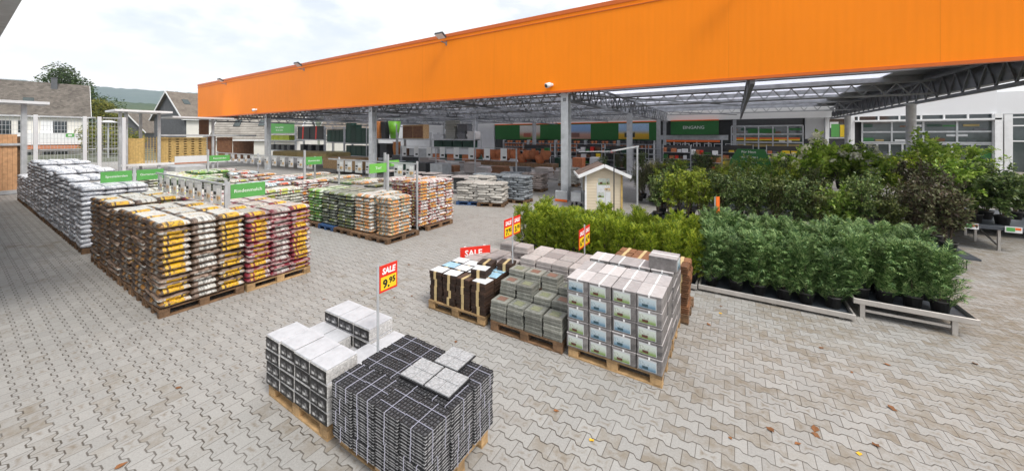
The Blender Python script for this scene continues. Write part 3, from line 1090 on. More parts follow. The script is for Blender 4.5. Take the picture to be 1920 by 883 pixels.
hx, hy = -113.5, 0.0
ax_ = radians(84)
px_, py_ = wp(165, 62.5)
hA = house('white rendered house with weathered brown roof and long white balcony behind the fence', (px_ - 14 * cos(ax_), py_ - 14 * sin(ax_), 0), ax_, 14.0, 9.0, 6.75, 12.3, M['render'], M['rooftile'],
           [(4.6, 6.1, 3.1, 5.4, 'd'), (9.1, 10.2, 3.6, 5.5, 'w'), (10.3, 11.6, 3.6, 5.5, 'd'), (9.2, 11.8, -1.2, .5, 'n'), (6.9, 7.4, 3.7, 5.5, 'd'), (7.0, 8.2, -1.2, .5, 'n')], .35, chimney=10.0,
           skylights=((7.2, .30, 1.1),), bands=[(6.6, 13.5, 1.65, 3.55, 'white', 1.0), (7.3, 13.2, .95, 1.5, 'terra', 1.3)])
hB = house('slate clad house with steep brown roof and skylight beside the orange fascia', (*wp(345, 64), 0), radians(102), 16, 9.0, 6.6, 11.3, M['slate_wall'], M['roofbrown'],
           [(6.0, 9.0, 1.5, 3.6, 'n')], .5, skylights=((1.2, .5, 1.0),), gablem=M['slate_wall'], bands=[(0.3, 15.8, -1, 6.3, 'render', .14)])
hC = house('grey shingled house with small white windows seen under the canopy', (*wp(395, 56), 0), radians(36), 13, 7, 2.9, 8.2, M['render'], M['shingle'],
           [(1.4, 2.5, .6, 2.2, 'n')], .3, skylights=((2.6, .32, 1.0), (6.4, .34, .9)))
hD = house('small dark gabled house between the hill and the timber shelter', (*wp(238, 95), 0), radians(32 - 70), 9, 8, 4.6, 9.8, M['slate_wall'], M['roofbrown'], [(2, 3.4, 1.2, 2.6, 'w'), (5, 6.2, 1.2, 2.6, 'n')], .5)
hE = house('pale house with white framed attic window seen above the racking', (*wp(600, 74), 0), radians(36), 13, 8, 3.7, 8.2, M['render'], M['roofbrown'], [(3.2, 5.0, 1.8, 3.2, 'n'), (7.5, 9, 1.8, 3.2, 'n')], .4)


# ------------------------------------------------------------------ trees
def leaf_cloud(rnd, centres, n, size, squash=1.0):
    mb = MB()
    for _ in range(n):
        c, r = rnd.choice(centres)
        d = Vector((rnd.gauss(0, 1), rnd.gauss(0, 1), rnd.gauss(0, 1) * squash)).normalized() * r * (rnd.random() ** 0.4)
        p = Vector(c) + d
        a = Vector((rnd.uniform(-1, 1), rnd.uniform(-1, 1), rnd.uniform(-.6, .6))).normalized()
        b = a.cross(Vector((rnd.uniform(-1, 1), rnd.uniform(-1, 1), rnd.uniform(-1, 1)))).normalized()
        s_ = size * rnd.uniform(.6, 1.3)
        mb.add([p - a * s_, p + b * s_ * .5, p + a * s_, p - b * s_ * .5], [(0, 1, 2, 3)])
    return mb


def tree(label, loc, h, cr, mat_, n, leaf, seed, group=None):
    rnd = random.Random(seed)
    t = thing('tree', label, 'tree', loc, 0, group)
    tr = MB()
    tr.tube([(0, 0, -3), (0.1, 0, h * .3), (0, .1, h * .75)], [.35, .25, .1], 8)
    cents = []
    for i in range(26):
        a = rnd.uniform(0, 2 * pi)
        q = rnd.uniform(.35, 1.0)
        rr_ = cr * sin(pi * min(1, max(.1, (q - .2) / .85))) ** .7 * rnd.uniform(.35, 1)
        c = (rr_ * cos(a), rr_ * sin(a), h * q)
        tr.tube([(0, 0, h * q * .6), c], [.09, .03], 5)
        cents.append((c, rnd.uniform(.7, 1.35) * cr * .30))
    part('trunk', tr, M['bark'], t)
    part('crown', leaf_cloud(rnd, cents, n, leaf), mat_, t)
    return t


tree('dark green leafy tree rising behind the white house roof', (*wp(112, 82), 0), 17.0, 8.6, M['treeleaf'], 9000, .27, 11)
tree('rounded yellow green tree at the gable end of the white house', (*wp(188, 78), 0), 10.0, 4.6, M['treeyellow'], 6000, .24, 12)
tree('low green bush behind the mesh gate', (*wp(205, 58), -1), 5.2, 4.0, M['treeyellow'], 5000, .18, 13)
tree('olive tree behind the yellow timber racking', (*wp(500, 82), -1), 5.5, 3.0, M['treeleaf'], 2500, .2, 14)


# ------------------------------------------------------------------ mesh gate and fence (x = -40)
fence = thing('mesh_fence', 'tall galvanised mesh fence and gate with white posts', 'fence', (-40, 4.8, 0))
for yq in (3.35, 5.5, 6.2, 7.45):
    f = MB()
    f.bbox(-.1, .1, yq - 4.8 - .1, yq - 4.8 + .1, 0, 4.45, .02)
    part('post', f, M['offwhite'], fence)
for ya, yb in ((3.52, 5.33), (6.37, 7.28), (1.2, 3.18), (5.67, 6.03)):
    f = MB()
    n = max(2, int((yb - ya) / .14))
    for i in range(n + 1):
        yy = ya + (yb - ya) * i / n - 4.8
        f.box(-.008, .008, yy - .008, yy + .008, .15, 4.35)
    for j in range(15):
        zz = .2 + j * .295
        f.box(-.012, .012, ya - 4.8, yb - 4.8, zz - .009, zz + .009)
    f.box(-.03, .03, ya - 4.8, yb - 4.8, 4.36, 4.42)
    f.box(-.03, .03, ya - 4.8, yb - 4.8, 2.05, 2.12)
    part('mesh_panel', f, M['galv'], fence)
f = MB()
f.box(-.03, .03, 4.62 - 4.8, 5.0 - 4.8, 2.95, 3.2)
ex = part('exit_sign', f, M['green'], fence, (.06, 0, 0))
f = MB()
f.box(.031, .04, 4.72 - 4.8, 4.9 - 4.8, 3.03, 3.12)
part('exit_symbol', f, M['inkw'], ex)

lamp = thing('street_lamp', 'grey street lamp with flat white head behind the mesh gate', 'lamp', (*wp(203, 50), 0))
part('pole', MB().tube([(0, 0, -2), (0, 0, 4.9)], .09, 8), M['galv'], lamp)
part('lamp_head', MB().lathe([(.05, 0), (.85, .02), (.9, .12), (.4, .3), (.05, .34)], 14, (0, 0, 4.9)), M['white'], lamp)

# ------------------------------------------------------------------ timber shelters (x = -42 .. ), with racks of fence panels
sh = thing('timber_shelter', 'open timber shelter with flat white edged roof on steel posts', 'shelter', (-42, 12, 0))


def shp(name, mb, m_):
    mb.v = [(a, b - 12, c) for a, b, c in mb.v]
    return part(name, mb, m_, sh)


shp('roof', MB().box(-2.2, 1.1, 7.15, 10.5, 4.98, 5.13), M['white'])
shp('roof', MB().box(-2.2, 0.9, 10.55, 15.0, 4.62, 4.76), M['offwhite'])
for yq in (7.62, 7.95, 9.9):
    shp('post', MB().box(-.09, .09, yq - .09, yq + .09, 0, 4.97), M['galv'])
for yq in (9.1,):
    shp('post', MB().box(-1.6, -1.45, yq - .09, yq + .09, 0, 4.97), M['galv'])
shp('post', MB().box(-.09, .09, 13.55, 13.72, 0, 4.61), M['galv'])
shp('rail', MB().box(.1, .16, 10.0, 17.2, 3.02, 3.16), M['galv'])
shp('base_beam', MB().box(-.7, .2, 7.62, 17.2, .55, .72), M['white'])


def boards(name, label, y0, y1, z0, z1, m_, style, x=-42.15, group=None):
    t = thing(name, label, 'fence panel' if 'panel' in name else 'timber', (x, (y0 + y1) / 2, z0), 0, group)
    f = MB()
    w_ = y1 - y0
    hgt = z1 - z0
    if style == 'vert':
        n = max(2, int(w_ / .14))
        for i in range(n):
            a = -w_ / 2 + w_ * i / n
            f.box(-.05, .0 - random.uniform(0, .012), a + .004, a + w_ / n - .004, 0, hgt - random.uniform(0, .03))
        part('boards', f, m_, t)
        part('rail', MB().box(-.09, -.051, -w_ / 2, w_ / 2, hgt * .3, hgt * .3 + .08), m_, t)
    elif style == 'lattice':
        n = max(3, int(w_ / .16))
        for i in range(n + 1):
            a = -w_ / 2 + w_ * i / n
            f.box(-.03, -.012, a - .015, a + .015, 0, hgt)
        for j in range(int(hgt / .16) + 1):
            f.box(-.011, .004, -w_ / 2, w_ / 2, j * .16 - .015, j * .16 + .015)
        part('lattice', f, m_, t)
        fr = MB()
        fr.box(-.04, .02, -w_ / 2 - .05, -w_ / 2 - .01, 0, hgt + .05)
        fr.box(-.04, .02, w_ / 2 + .01, w_ / 2 + .05, 0, hgt + .05)
        part('frame', fr, m_, t)
    elif style == 'pallets':
        n = int(hgt / .20)
        for j in range(n):
            z = j * hgt / n
            f.box(-.8, 0, -w_ / 2, w_ / 2, z + .105, z + hgt / n - .002)
            q, a = 0, -w_ / 2 + .12
            while a < w_ / 2 - .2:
                f.box(-.8, -.01, a, a + .32, z, z + .104)
                a += .53
        part('battens', f, m_, t)
    return t


boards('fence_panel', 'yellow close boarded pine panel at the left end of the shelter', 8.05, 9.0, .73, 2.85, M['yellowwood'], 'vert')
boards('fence_panel', 'square mesh pine trellis beside the yellow board panel', 9.06, 9.8, .73, 2.95, M['yellowwood'], 'lattice', -42.2)
boards('fence_panel', 'yellow pine edge boards next to the stacked battens', 10.02, 10.55, .73, 2.95, M['yellowwood'], 'vert')
boards('batten_stack', 'tall stack of yellow pine pallets with dark gaps', 10.6, 13.25, .73, 2.9, M['yellowwood'], 'pallets')
boards('fence_panel', 'red brown fence panel beside the yellow pallet stack', 13.3, 13.9, .73, 3.0, M['brownwood'], 'vert')
boards('fence_panel', 'dark brown fence panel right of the shelter post', 14.0, 15.25, .73, 2.92, M['brownwood'], 'vert')
boards('fence_panel', 'low dark brown fence panel nearest the first canopy column', 15.3, 17.1, .73, 2.55, M['brownwood'], 'vert')
boards('fence_panel', 'tall dark brown panel leaning above the rail under the shelter roof', 12.75, 13.5, 3.17, 4.58, M['brownwood'], 'vert', -42.5)

sb = thing('timber_stall', 'larch clad timber stall under a flat grey roof at the left edge', 'shelter', (-32, 1.6, 0))
part('roof', MB().box(-1.5, .5, -6, 1.5, 4.72, 4.86), M['offwhite'], sb)
part('post', MB().box(-.09, .09, .62, .80, 0, 4.71), M['galv'], sb)
part('rail', MB().box(.04, .12, -6, .6, 2.52, 2.64), M['galv'], sb)
part('kerb_beam', MB().box(-.1, .25, -6, .6, .02, .2), M['galv'], sb)
f = MB()
for i in range(26):
    if i == 20:
        continue
    f.box(-.03, .03 - random.uniform(0, .01), .5 - i * .15 - .145, .5 - i * .15, .21, 3.1)
part('boards', f, M['larch'], sb)
part('gap_shade_sheet', MB().box(-.1, -.05, -6, .6, .21, 3.0), M['wood_dark'], sb)  # dark sheet standing in for the shade behind the board gap
# ================================================================== PALLETS, STONE AND TILES
def pallet_parts(m_, L=1.2, W=0.8):
    def b():
        t = thing('pallet', '', '')
        d = MB()
        for i in range(5):
            a = -W / 2 + i * (W - .135) / 4
            d.box(-L / 2, L / 2, a, a + .135, .122, .144)
        for xx in (-L / 2, -.07, L / 2 - .14):
            d.box(xx, xx + .14, -W / 2, W / 2, .099, .1215)
        part('deck', d, m_, t)
        for xx in (-L / 2 + .07, 0, L / 2 - .07):
            for yy in (-W / 2 + .05, 0, W / 2 - .05):
                part('block', MB().bbox(-.07, .07, -.05, .05, 0, .076, .004), m_, t, (xx, yy, .0225))
        for yy in (-W / 2 + .05, 0, W / 2 - .05):
            part('skid', MB().box(-L / 2, L / 2, -.05, .05, 0, .022), m_, t, (0, yy, 0))
        return t
    return b


def pallet_simple(m_, L=1.2, W=0.8):
    def b():
        d = MB()
        for i in range(5):
            a = -W / 2 + i * (W - .135) / 4
            d.box(-L / 2, L / 2, a, a + .135, .122, .144)
        for xx in (-L / 2, -.07, L / 2 - .14):
            d.box(xx, xx + .14, -W / 2, W / 2, .099, .1215)
            for yy in (-W / 2, -.05, W / 2 - .1):
                d.box(xx, xx + .14, yy, yy + .1, .0225, .0985)
        for yy in (-W / 2, -.05, W / 2 - .1):
            d.box(-L / 2, L / 2, yy, yy + .1, 0, .022)
        return link('pallet', d.mesh('pallet', m_))
    return b


def near_pallet(x, y, label, rz=0, dark=False, z=0):
    k = 'palD' if dark else 'pal'
    return make(k, pallet_parts(M['wood_dark'] if dark else M['wood']), (x, y, 0.002), (0, 0, rz + random.uniform(-.012, .012)), label, 'pallet', 'wooden pallets under the goods')


def far_pallet(x, y, label, rz=0, blue=False):
    k = 'palB' if blue else 'palS'
    return make(k, pallet_simple(M['bluewood'] if blue else M['wood_dark']), (x, y, 0.002), (0, 0, rz), label, 'pallet', 'wooden pallets under the goods')


M['bluewood'] = plain('blue_painted_pallet', (0.03, 0.08, 0.20), 0.6, 0, 0.2, 8)

# ---- front pallet with white topped stone boxes
near_pallet(-3.99, 2.41, 'wooden pallet under the black and white stone boxes')


M['lid'] = plain('white_film_top', (0.50, 0.505, 0.53), 0.45, 0, 0.13, 7, 0.3, 14)


def b_whitebox(w_, d_, h_):
    def b():
        t = thing('stone_box', '', '')
        bd = MB()
        bd.bbox(-w_ / 2, w_ / 2, -d_ / 2, d_ / 2, 0, h_ - .012, .008)
        part('carton', bd, M['gravel_w'], t)
        lid = MB()
        lid.bbox(-w_ / 2 + .001, w_ / 2 - .001, -d_ / 2 + .001, d_ / 2 - .001, h_ - .0115, h_ + .004, .009)
        part('lid', lid, M['lid'], t)
        fp = MB()
        fp.box(-w_ / 2 + .006, w_ / 2 - .006, -d_ / 2 - .006, -d_ / 2 - .0025, .004, h_ - .02)
        p = part('printed_front', fp, M['inkb'], t)
        for q in (-.068, .062):
            pm = MB()
            pm.box(q - .055, q + .055, -d_ / 2 - .0085, -d_ / 2 - .0065, .022, h_ - .042)
            part('picture', pm, M['pic_black'], p)
        return t
    return b


rr = random.Random(3)
WB = 'white topped stone boxes on the front pallet'
for j in range(4):
    for i in range(4):
        make('wb', b_whitebox(.296, .34, .14), (-4.46 + i * .308 + rr.uniform(-.006, .006), 2.17 + rr.uniform(-.008, .008), .147 + j * .141), (0, 0, rr.uniform(-.015, .015)),
             f'white topped black stone box, {ORD[j]} layer up, {ORD[i]} from left on the front pallet', 'box', WB)
for i in range(4):
    for j in range(3):
        if i == 2 and j == 2:
            continue
        make('wb', None, (-4.44 + i * .31, 2.50, .147 + j * .141), (0, 0, rr.uniform(-.02, .02)),
             f'white topped stone box, {ORD[j]} layer up, {ORD[i]} from left in the sunken middle row', 'box', WB)
make('wb2', b_whitebox(.296, .29, .14), (-3.50, 2.47, .147 + 3 * .141 - .05), (0, 0, pi / 2 + .03), 'white topped stone box turned sideways beside the tile stack', 'box', WB) if False else None
for i in range(3):
    for j in range(4):
        if j < 2 and i < 2:
            continue
        make('wb', None, (-4.40 + i * .306, 2.83, .147 + j * .148), (0, 0, rr.uniform(-.015, .015)),
             f'white topped stone box, {ORD[j]} layer up, {ORD[i]} from left in the raised back row', 'box', WB)
for j in range(3):
    make('wb', None, (-3.47, 2.84, .147 + j * .141), (0, 0, rr.uniform(-.02, .02)), f'white topped stone box, {ORD[j]} layer up, at the low back corner behind the sign pole', 'box', WB)

# ---- tile bundles (click tiles stacked face down, straps round each bundle)
near_pallet(-2.66, 2.45, 'wooden pallet under the strapped black deck tiles')
TS = 0.296


def tile_mesh():
    mb = MB()
    h = TS / 2
    # stone squares below (four), black grid above
    for a in (0, 1):
        for b in (0, 1):
            mb.bbox(-h + a * h + .002, -h + a * h + h - .002, -h + b * h + .002, -h + b * h + h - .002, 0, .0155, .003, 1)
    z0, z1 = .016, .026
    n = 8
    for i in range(n + 1):
        q = -h + .004 + (TS - .008) * i / n
        mb.box(q - .0035, q + .0035, -h + .001, h - .001, z0, z1, 0)
        mb.box(-h + .001, h - .001, q - .0035, q + .0035, z0, z1 - .0015, 0)
    mb.box(-h + .004, h - .004, -h + .004, h - .004, .0156, .0175, 2)
    for i in range(n):
        for j in range(n):
            cx = -h + .004 + (TS - .008) * (i + .5) / n
            cy = -h + .004 + (TS - .008) * (j + .5) / n
            if (i + j) % 2 == 0:
                mb.box(cx - .009, cx + .009, cy - .009, cy + .009, .0176, z1 - .003, 2)
                mb.box(cx - .0035, cx + .0035, cy - .0035, cy + .0035, z1 - .0029, z1 - .001, 0)
    for i in (-3, -1, 1, 3):      # side lugs
        for s_ in (-1, 1):
            mb.box(i * .042 - .008, i * .042 + .008, s_ * (h + .002) - .003, s_ * (h + .002) + .003, z0 + .001, z1 - .002, 0)
            mb.box(s_ * (h + .002) - .003, s_ * (h + .002) + .003, i * .042 - .008, i * .042 + .008, z0 + .001, z1 - .002, 0)
    return mb.mesh('tile', [M['black'], M['tileedge'], M['tilegrey']])


M['tilestone'] = plain('speckled_granite', (0.36, 0.365, 0.375), 0.55, 0, 0.4, 45, 0.3, 90)
M['tileedge'] = plain('pale_granite_edge', (0.36, 0.36, 0.37), 0.6, 0, 0.35, 50, 0.2, 80)
M['tilegrey'] = plain('grey_tile_plastic', (0.085, 0.085, 0.092), 0.5, 0, 0.4, 25)
TILE = tile_mesh()
NB, HB = 5, .0262


def b_bundle():
    t = thing('tile_bundle', '', '')
    for k in range(NB):
        link('tile', TILE, t, (random.uniform(-.004, .004), random.uniform(-.004, .004), k * HB), (0, 0, random.uniform(-.008, .008)))
    H_ = NB * HB
    h = TS / 2 + .008
    for s_ in (-.075, .075):
        f = MB()
        for a, b in () if s_ > 0 else (((s_ + .07, -h, -.0), (s_ + .07, -h, H_ + .002)), ((s_ + .07, h, 0), (s_ + .07, h, H_ + .002)), ((s_ + .07, -h, H_ + .002), (s_ + .07, h, H_ + .002))):
            f.beam(a, b, .0065, .0025, up=(1, 0, 0))
        if s_ < 0:
            part('strap', f, M['strap'], t)
        f = MB()
        for a, b in (((-h, s_, 0), (-h, s_, H_ + .0045)), ((h, s_, 0), (h, s_, H_ + .0045)), ((-h, s_, H_ + .0045), (h, s_, H_ + .0045))):
            f.beam(a, b, .0065, .0025, up=(0, 1, 0))
        part('strap', f, M['strap'], t)
    return t


rr = random.Random(9)
for k in range(4):
    for i in range(4):
        for j in range(3):
            if k < 3 and j > 0 and i < 3:
                continue
            if k < 3 and i < 3 and j > 0:
                continue
            make('bundle', b_bundle, (-3.115 + i * .311 + rr.uniform(-.007, .007), 2.13 + j * .311 + rr.uniform(-.007, .007), .147 + k * .1335), (0, 0, rr.choice((0, pi / 2)) + rr.uniform(-.02, .02)),
                 f'strapped black deck tile bundle, {ORD[k]} layer up, {ORD[j]} row back, {ORD[i]} from the left', 'deck tiles', 'strapped deck tile bundles')


def b_loose():
    t = thing('stone_tile', '', '')
    h = TS / 2
    d = MB()
    d.box(-h - .008, h + .008, -h - .008, h + .008, 0, .011)
    part('plastic_grid', d, M['black'], t)
    for a in (0, 1):
        for b in (0, 1):
            part('stone', MB().bbox(-h + a * h + .0025, -h + a * h + h - .0025, -h + b * h + .0025, -h + b * h + h - .0025, .0115, .027, .003), M['tilestone'], t)
    return t


ZT = .147 + 4 * .1335 + .004
for (x, y, r, w_) in ((-2.60, 2.50, .03, 'loose granite deck tile lying face up, left one at the front'), (-2.287, 2.510, .03, 'loose granite deck tile lying face up, right one at the front'), (-2.46, 2.82, .03, 'loose granite deck tile lying face up behind the other two')):
    make('loose', b_loose, (x, y, ZT), (0, 0, r), w_, 'deck tile', 'loose granite tiles on the strapped stack')

# ---- the stone block of seven pallets
for (x, y, d, w_) in ((-3.95, 4.92, False, 'pallet under the dark brown slate bundles'), (-2.62, 4.92, True, 'dark pallet under the stepped grey green slab packs'), (-1.33, 4.94, False, 'pallet under the picture labelled grey stone boxes'),
                      (-3.9, 5.80, True, 'hidden pallet under the pale pinkish slabs at the back left'), (-2.62, 5.80, True, 'hidden pallet under the middle pinkish slabs'), (-1.33, 5.82, False, 'pallet under the back row of grey stone boxes'), (-1.22, 6.70, True, 'pallet under the rust coloured slate at the back')):
    near_pallet(x, y, w_, 0, d)


def ragged(mb, x0, x1, y0, y1, z0, z1, per, rnd, off=.012):
    z = z0
    while z < z1 - per * .4:
        a, b, c, d = (rnd.uniform(-off, off * .3) for _ in range(4))
        mb.box(x0 + a + off, x1 - b - off, y0 + c + off, y1 - d - off, z + .0012, z + per - .0008)
        z += per


def b_slate(m_, seed, w_=.285, d_=.26, h_=.125):
    def b():
        t = thing('slate_bundle', '', '')
        rnd = random.Random(seed)
        mb = MB()
        ragged(mb, -w_ / 2, w_ / 2, -d_ / 2, d_ / 2, 0, h_, .0139, rnd)
        part('plates', mb, m_, t)
        f = MB()
        f.box(-.026, .026, -d_ / 2 - .006, -d_ / 2 - .001, 0, h_ + .003)
        f.box(-.026, .026, -d_ / 2 - .006, d_ / 2 + .006, h_ + .0015, h_ + .005)
        part('paper_band', f, M['strapw'], t)
        return t
    return b


M['cover'] = plain('white_print_sheet', (0.66, 0.68, 0.70), 0.5, 0, 0.12, 20)
M['coverblue'] = plain('pale_blue_print_sheet', (0.32, 0.52, 0.66), 0.5, 0, 0.3, 14)
rr = random.Random(21)
SBN = 'brown slate bundles on the left pallet'


def cover(o, w_, d_, z, m_):
    f = MB()
    f.box(-w_ / 2, w_ / 2, -d_ / 2, d_ / 2, z, z + .003)
    part('cover_sheet', f, m_, o, (0, 0, 0), (0, 0, rr.uniform(-.1, .1)))


for j, yy in enumerate((4.67, 4.94, 5.21)):
    for i in range(4):
        for k in range(4 if j < 2 or i > 1 else 4):
            if j > 0 and k < 3 and i < 3:
                continue
            o = make('slb', b_slate(M['slate_brown'], 1), (-4.40 + i * .303 + rr.uniform(-.012, .012), yy + rr.uniform(-.01, .01), .147 + k * .1265), (0, 0, rr.uniform(-.05, .05)),
                     f'brown slate bundle, {ORD[k]} layer up, {ORD[i]} from left, {ORD[j]} row back', 'slate', SBN)
            if k == 3 and rr.random() < .92:
                cover(o, .27, .225, .131, M['cover'] if rr.random() < .7 else M['coverblue'])
for (x, y, z, w_) in ((-3.72, 5.12, .66, 'extra brown slate bundle lying on top near the middle'), (-3.42, 5.3, .66, 'extra brown slate bundle lying on top at the back right'), (-3.62, 4.82, .655, 'extra brown slate bundle with pale sheet at the front top')):
    o = make('slb', None, (x, y, z), (0, 0, .2), w_, 'slate', SBN)
    if 'sheet' in w_:
        cover(o, .25, .2, .131, M['cover'])

# grey green slab packs, stepped
def b_slab(w_, d_, h_, m_, lab):
    def b():
        t = thing('slab_pack', '', '')
        mb = MB()
        mb.bbox(-w_ / 2, w_ / 2, -d_ / 2, d_ / 2, 0.001, h_ * .48, .008)
        mb.bbox(-w_ / 2 + .004, w_ / 2 - .003, -d_ / 2 + .003, d_ / 2 - .005, h_ * .5, h_ - .001, .008)
        part('slabs', mb, m_, t)
        if lab:
            f = MB()
            f.box(-w_ * .26, w_ * .26, -d_ * .26, d_ * .26, h_, h_ + .002)
            part('label_sheet', f, M[lab], t)
        return t
    return b


M['slab_lab1'] = plain('moss_green_label', (0.20, 0.21, 0.13), 0.5, 0, 0.4, 30)
M['slab_lab2'] = plain('rust_label', (0.20, 0.11, 0.08), 0.5, 0, 0.4, 30)
HS = [[3, 3, 3, 3], [5, 5, 4, 4], [6, 6, 6, 5]]
for r_, yy in enumerate((4.66, 4.93, 5.20)):
    for i in range(4):
        for k in range(HS[r_][i]):
            if r_ > 0 and k < HS[r_ - 1][i] - 1:
                continue
            key = rr.choice(('slab1', 'slab2'))
            o = make(key, b_slab(.285, .255, .103, M['slab_green'], 'slab_lab1' if key == 'slab1' else 'slab_lab2'), (-3.09 + i * .306 + rr.uniform(-.008, .008), yy + rr.uniform(-.01, .01), .147 + k * .1045), (0, 0, rr.uniform(-.035, .035)),
                     f'grey green slab pack, {ORD[k]} layer up, {ORD[i]} from left, {ORD[r_]} step back', 'slab pack', 'stepped grey green slab packs')


# grey boxes with picture labels
M['paper'] = plain('picture_paper', (0.52, 0.54, 0.55), 0.4, 0, 0.08, 20)
def b_picbox(pic):
    def b():
        t = thing('stone_box', '', '')
        w_, d_, h_ = .298, .38, .186
        mb = MB()
        mb.bbox(-w_ / 2, w_ / 2, -d_ / 2, d_ / 2, 0.001, h_ - .008, .01)
        part('wrapped_stone', mb, M['carton_grey'], t)
        mb = MB()
        mb.bbox(-w_ / 2 - .001, w_ / 2 + .001, -d_ / 2 - .001, d_ / 2 + .001, h_ - .0075, h_, .003)
        part('top_board', mb, M['carton_top'], t)
        f = MB()
        f.box(-.125, .085, -d_ / 2 - .004, -d_ / 2 - .001, .022, h_ - .03)
        lb = part('picture_label', f, M['paper'], t)
        f = MB()
        f.box(-.118, .078, -d_ / 2 - .0065, -d_ / 2 - .0045, .028, h_ - .05)
        part('picture', f, M[pic], lb)
        f = MB()
        f.box(-.011, .011, -d_ / 2 + .01, d_ / 2 - .01, h_ + .001, h_ + .003)
        f.box(-.011, .011, -d_ / 2 - .0035, -d_ / 2 - .0012, h_ - .028, h_ + .002)
        part('strap', f, M['inkw'], t)
        return t
    return b


GB = 'grey stone boxes with picture labels'
for j in range(5):
    for i in range(4):
        kk = 'pbB' if rr.random() < .6 else 'pbG'
        o = make(kk, b_picbox('pic_blue' if kk == 'pbB' else 'pic_green'), (-1.795 + i * .307 + rr.uniform(-.005, .005), 4.72 + rr.uniform(-.008, .008), .147 + j * .187), (0, 0, rr.uniform(-.014, .014)),
                 f'grey box with {"blue pool" if kk == "pbB" else "green garden"} picture, {ORD[j]} layer up, {ORD[i]} from left, front row', 'box', GB)
        if j == 4 or i == 3:
            make(kk, None, (-1.795 + i * .307 + rr.uniform(-.005, .005), 5.115, .147 + j * .187), (0, 0, rr.uniform(-.02, .02)),
                 f'grey stone box, {ORD[j]} layer up, {ORD[i]} from left in the second row', 'box', GB)
for j in range(6):
    for i in range(4):
        for q, yy in ((0, 5.62), (1, 6.0)):
            if j < 4 and i < 3 or (j == 5 and q == 1) or (j < 5 and q == 1 and i < 3):
                continue
            if j == 5 and i < 3:
                continue
            make('pbB', None, (-1.795 + i * .307 + rr.uniform(-.006, .006), yy, .147 + j * .187), (0, 0, rr.uniform(-.03, .03) + (pi / 2 if (j == 5) else 0)),
                 f'grey stone box, {ORD[j]} layer up, {ORD[i]} from left in the {"third" if q == 0 else "fourth"} row', 'box', GB)

# pale pinkish slab packs in the back row
for (px, cols, lv, nm) in ((-4.37, 4, (4, 4, 4, 5), 'back left'), (-3.07, 4, (6, 6, 6, 6), 'back middle')):
    for i in range(cols):
        for q, yy in enumerate((5.55, 5.83, 6.1)):
            top = lv[i] + (1 if q == 1 and nm == 'back left' and i == 3 else 0)
            for k in range(max(0, top - (2 if q == 0 else 1)), top):
                make('slabp', b_slab(.29, .262, .118, M['slab_pink'], None), (px + i * .308 + rr.uniform(-.01, .01), yy + rr.uniform(-.01, .01), .147 + k * .12), (0, 0, rr.uniform(-.03, .03)),
                     f'pinkish grey slab pack, {ORD[k]} layer up, {ORD[i]} from left, {ORD[q]} row, {nm} pallet', 'slab pack', 'pinkish grey slab packs')
for i in range(2):
    make('slabp', None, (-3.62 + i * .31, 5.72, .147 + 5 * .12 + .002 + .12), (0, 0, .05), f'pinkish grey slab pack standing proud on the back left pallet, {ORD[i]} from left', 'slab pack', 'pinkish grey slab packs')

# rust slate at the back right
for j, yy in enumerate((6.45, 6.72)):
    for i in range(4):
        for k in range(6):
            if (i < 3 and k < 4) or (j == 1 and i < 3 and k < 5):
                continue
            o = make('slr', b_slate(M['slate_rust'], 5), (-1.67 + i * .303 + rr.uniform(-.02, .02), yy + rr.uniform(-.015, .015), .147 + k * .1265), (0, rr.uniform(-.02, .02), rr.uniform(-.06, .06)),
                     f'rust brown slate bundle, {ORD[k]} layer up, {ORD[i]} from left, {ORD[j]} row back', 'slate', 'rust slate bundles at the back right')


# ================================================================== BAGS
def bag_mesh(name, L, W, H, mat_, seed, nx=12, ny=8, p=6.0):
    rnd = random.Random(seed)
    ph = [rnd.uniform(0, 6.28) for _ in range(8)]
    top, bot = {}, {}
    vs, fs = [], []

    def pt(i, j, s):
        a = sin((i / nx * 2 - 1) * pi / 2)
        b = sin((j / ny * 2 - 1) * pi / 2)
        e = max(0, 1 - abs(a) ** p) ** .42 * max(0, 1 - abs(b) ** p) ** .42
        q = 1 + .10 * sin(a * 3 + ph[0]) * cos(b * 2.5 + ph[1]) + .05 * sin(a * 7 + ph[2] + b * 4) + .035 * sin(b * 9 + ph[3])
        cx = 1 - .03 * abs(a * b) ** 3 + .012 * sin(b * 4 + ph[4])
        cy = 1 - .035 * abs(a * b) ** 3 + .02 * sin(a * 4 + ph[5])
        z = H / 2 + s * H / 2 * e * q
        z += .006 * sin(a * 2.2 + ph[6]) - .010 * (1 - e)
        return (a * L / 2 * cx, b * W / 2 * cy, z)
    for s in (1, -1):
        for i in range(nx + 1):
            for j in range(ny + 1):
                edge = i in (0, nx) or j in (0, ny)
                if s == -1 and edge:
                    bot[i, j] = top[i, j]
                    continue
                (top if s == 1 else bot)[i, j] = len(vs)
                vs.append(pt(i, j, s))
    for i in range(nx):
        for j in range(ny):
            fs.append((top[i, j], top[i + 1, j], top[i + 1, j + 1], top[i, j + 1]))
            fs.append((bot[i, j], bot[i, j + 1], bot[i + 1, j + 1], bot[i + 1, j]))
    mb = MB()
    mb.add(vs, fs)
    return mb.mesh(name, mat_, True)


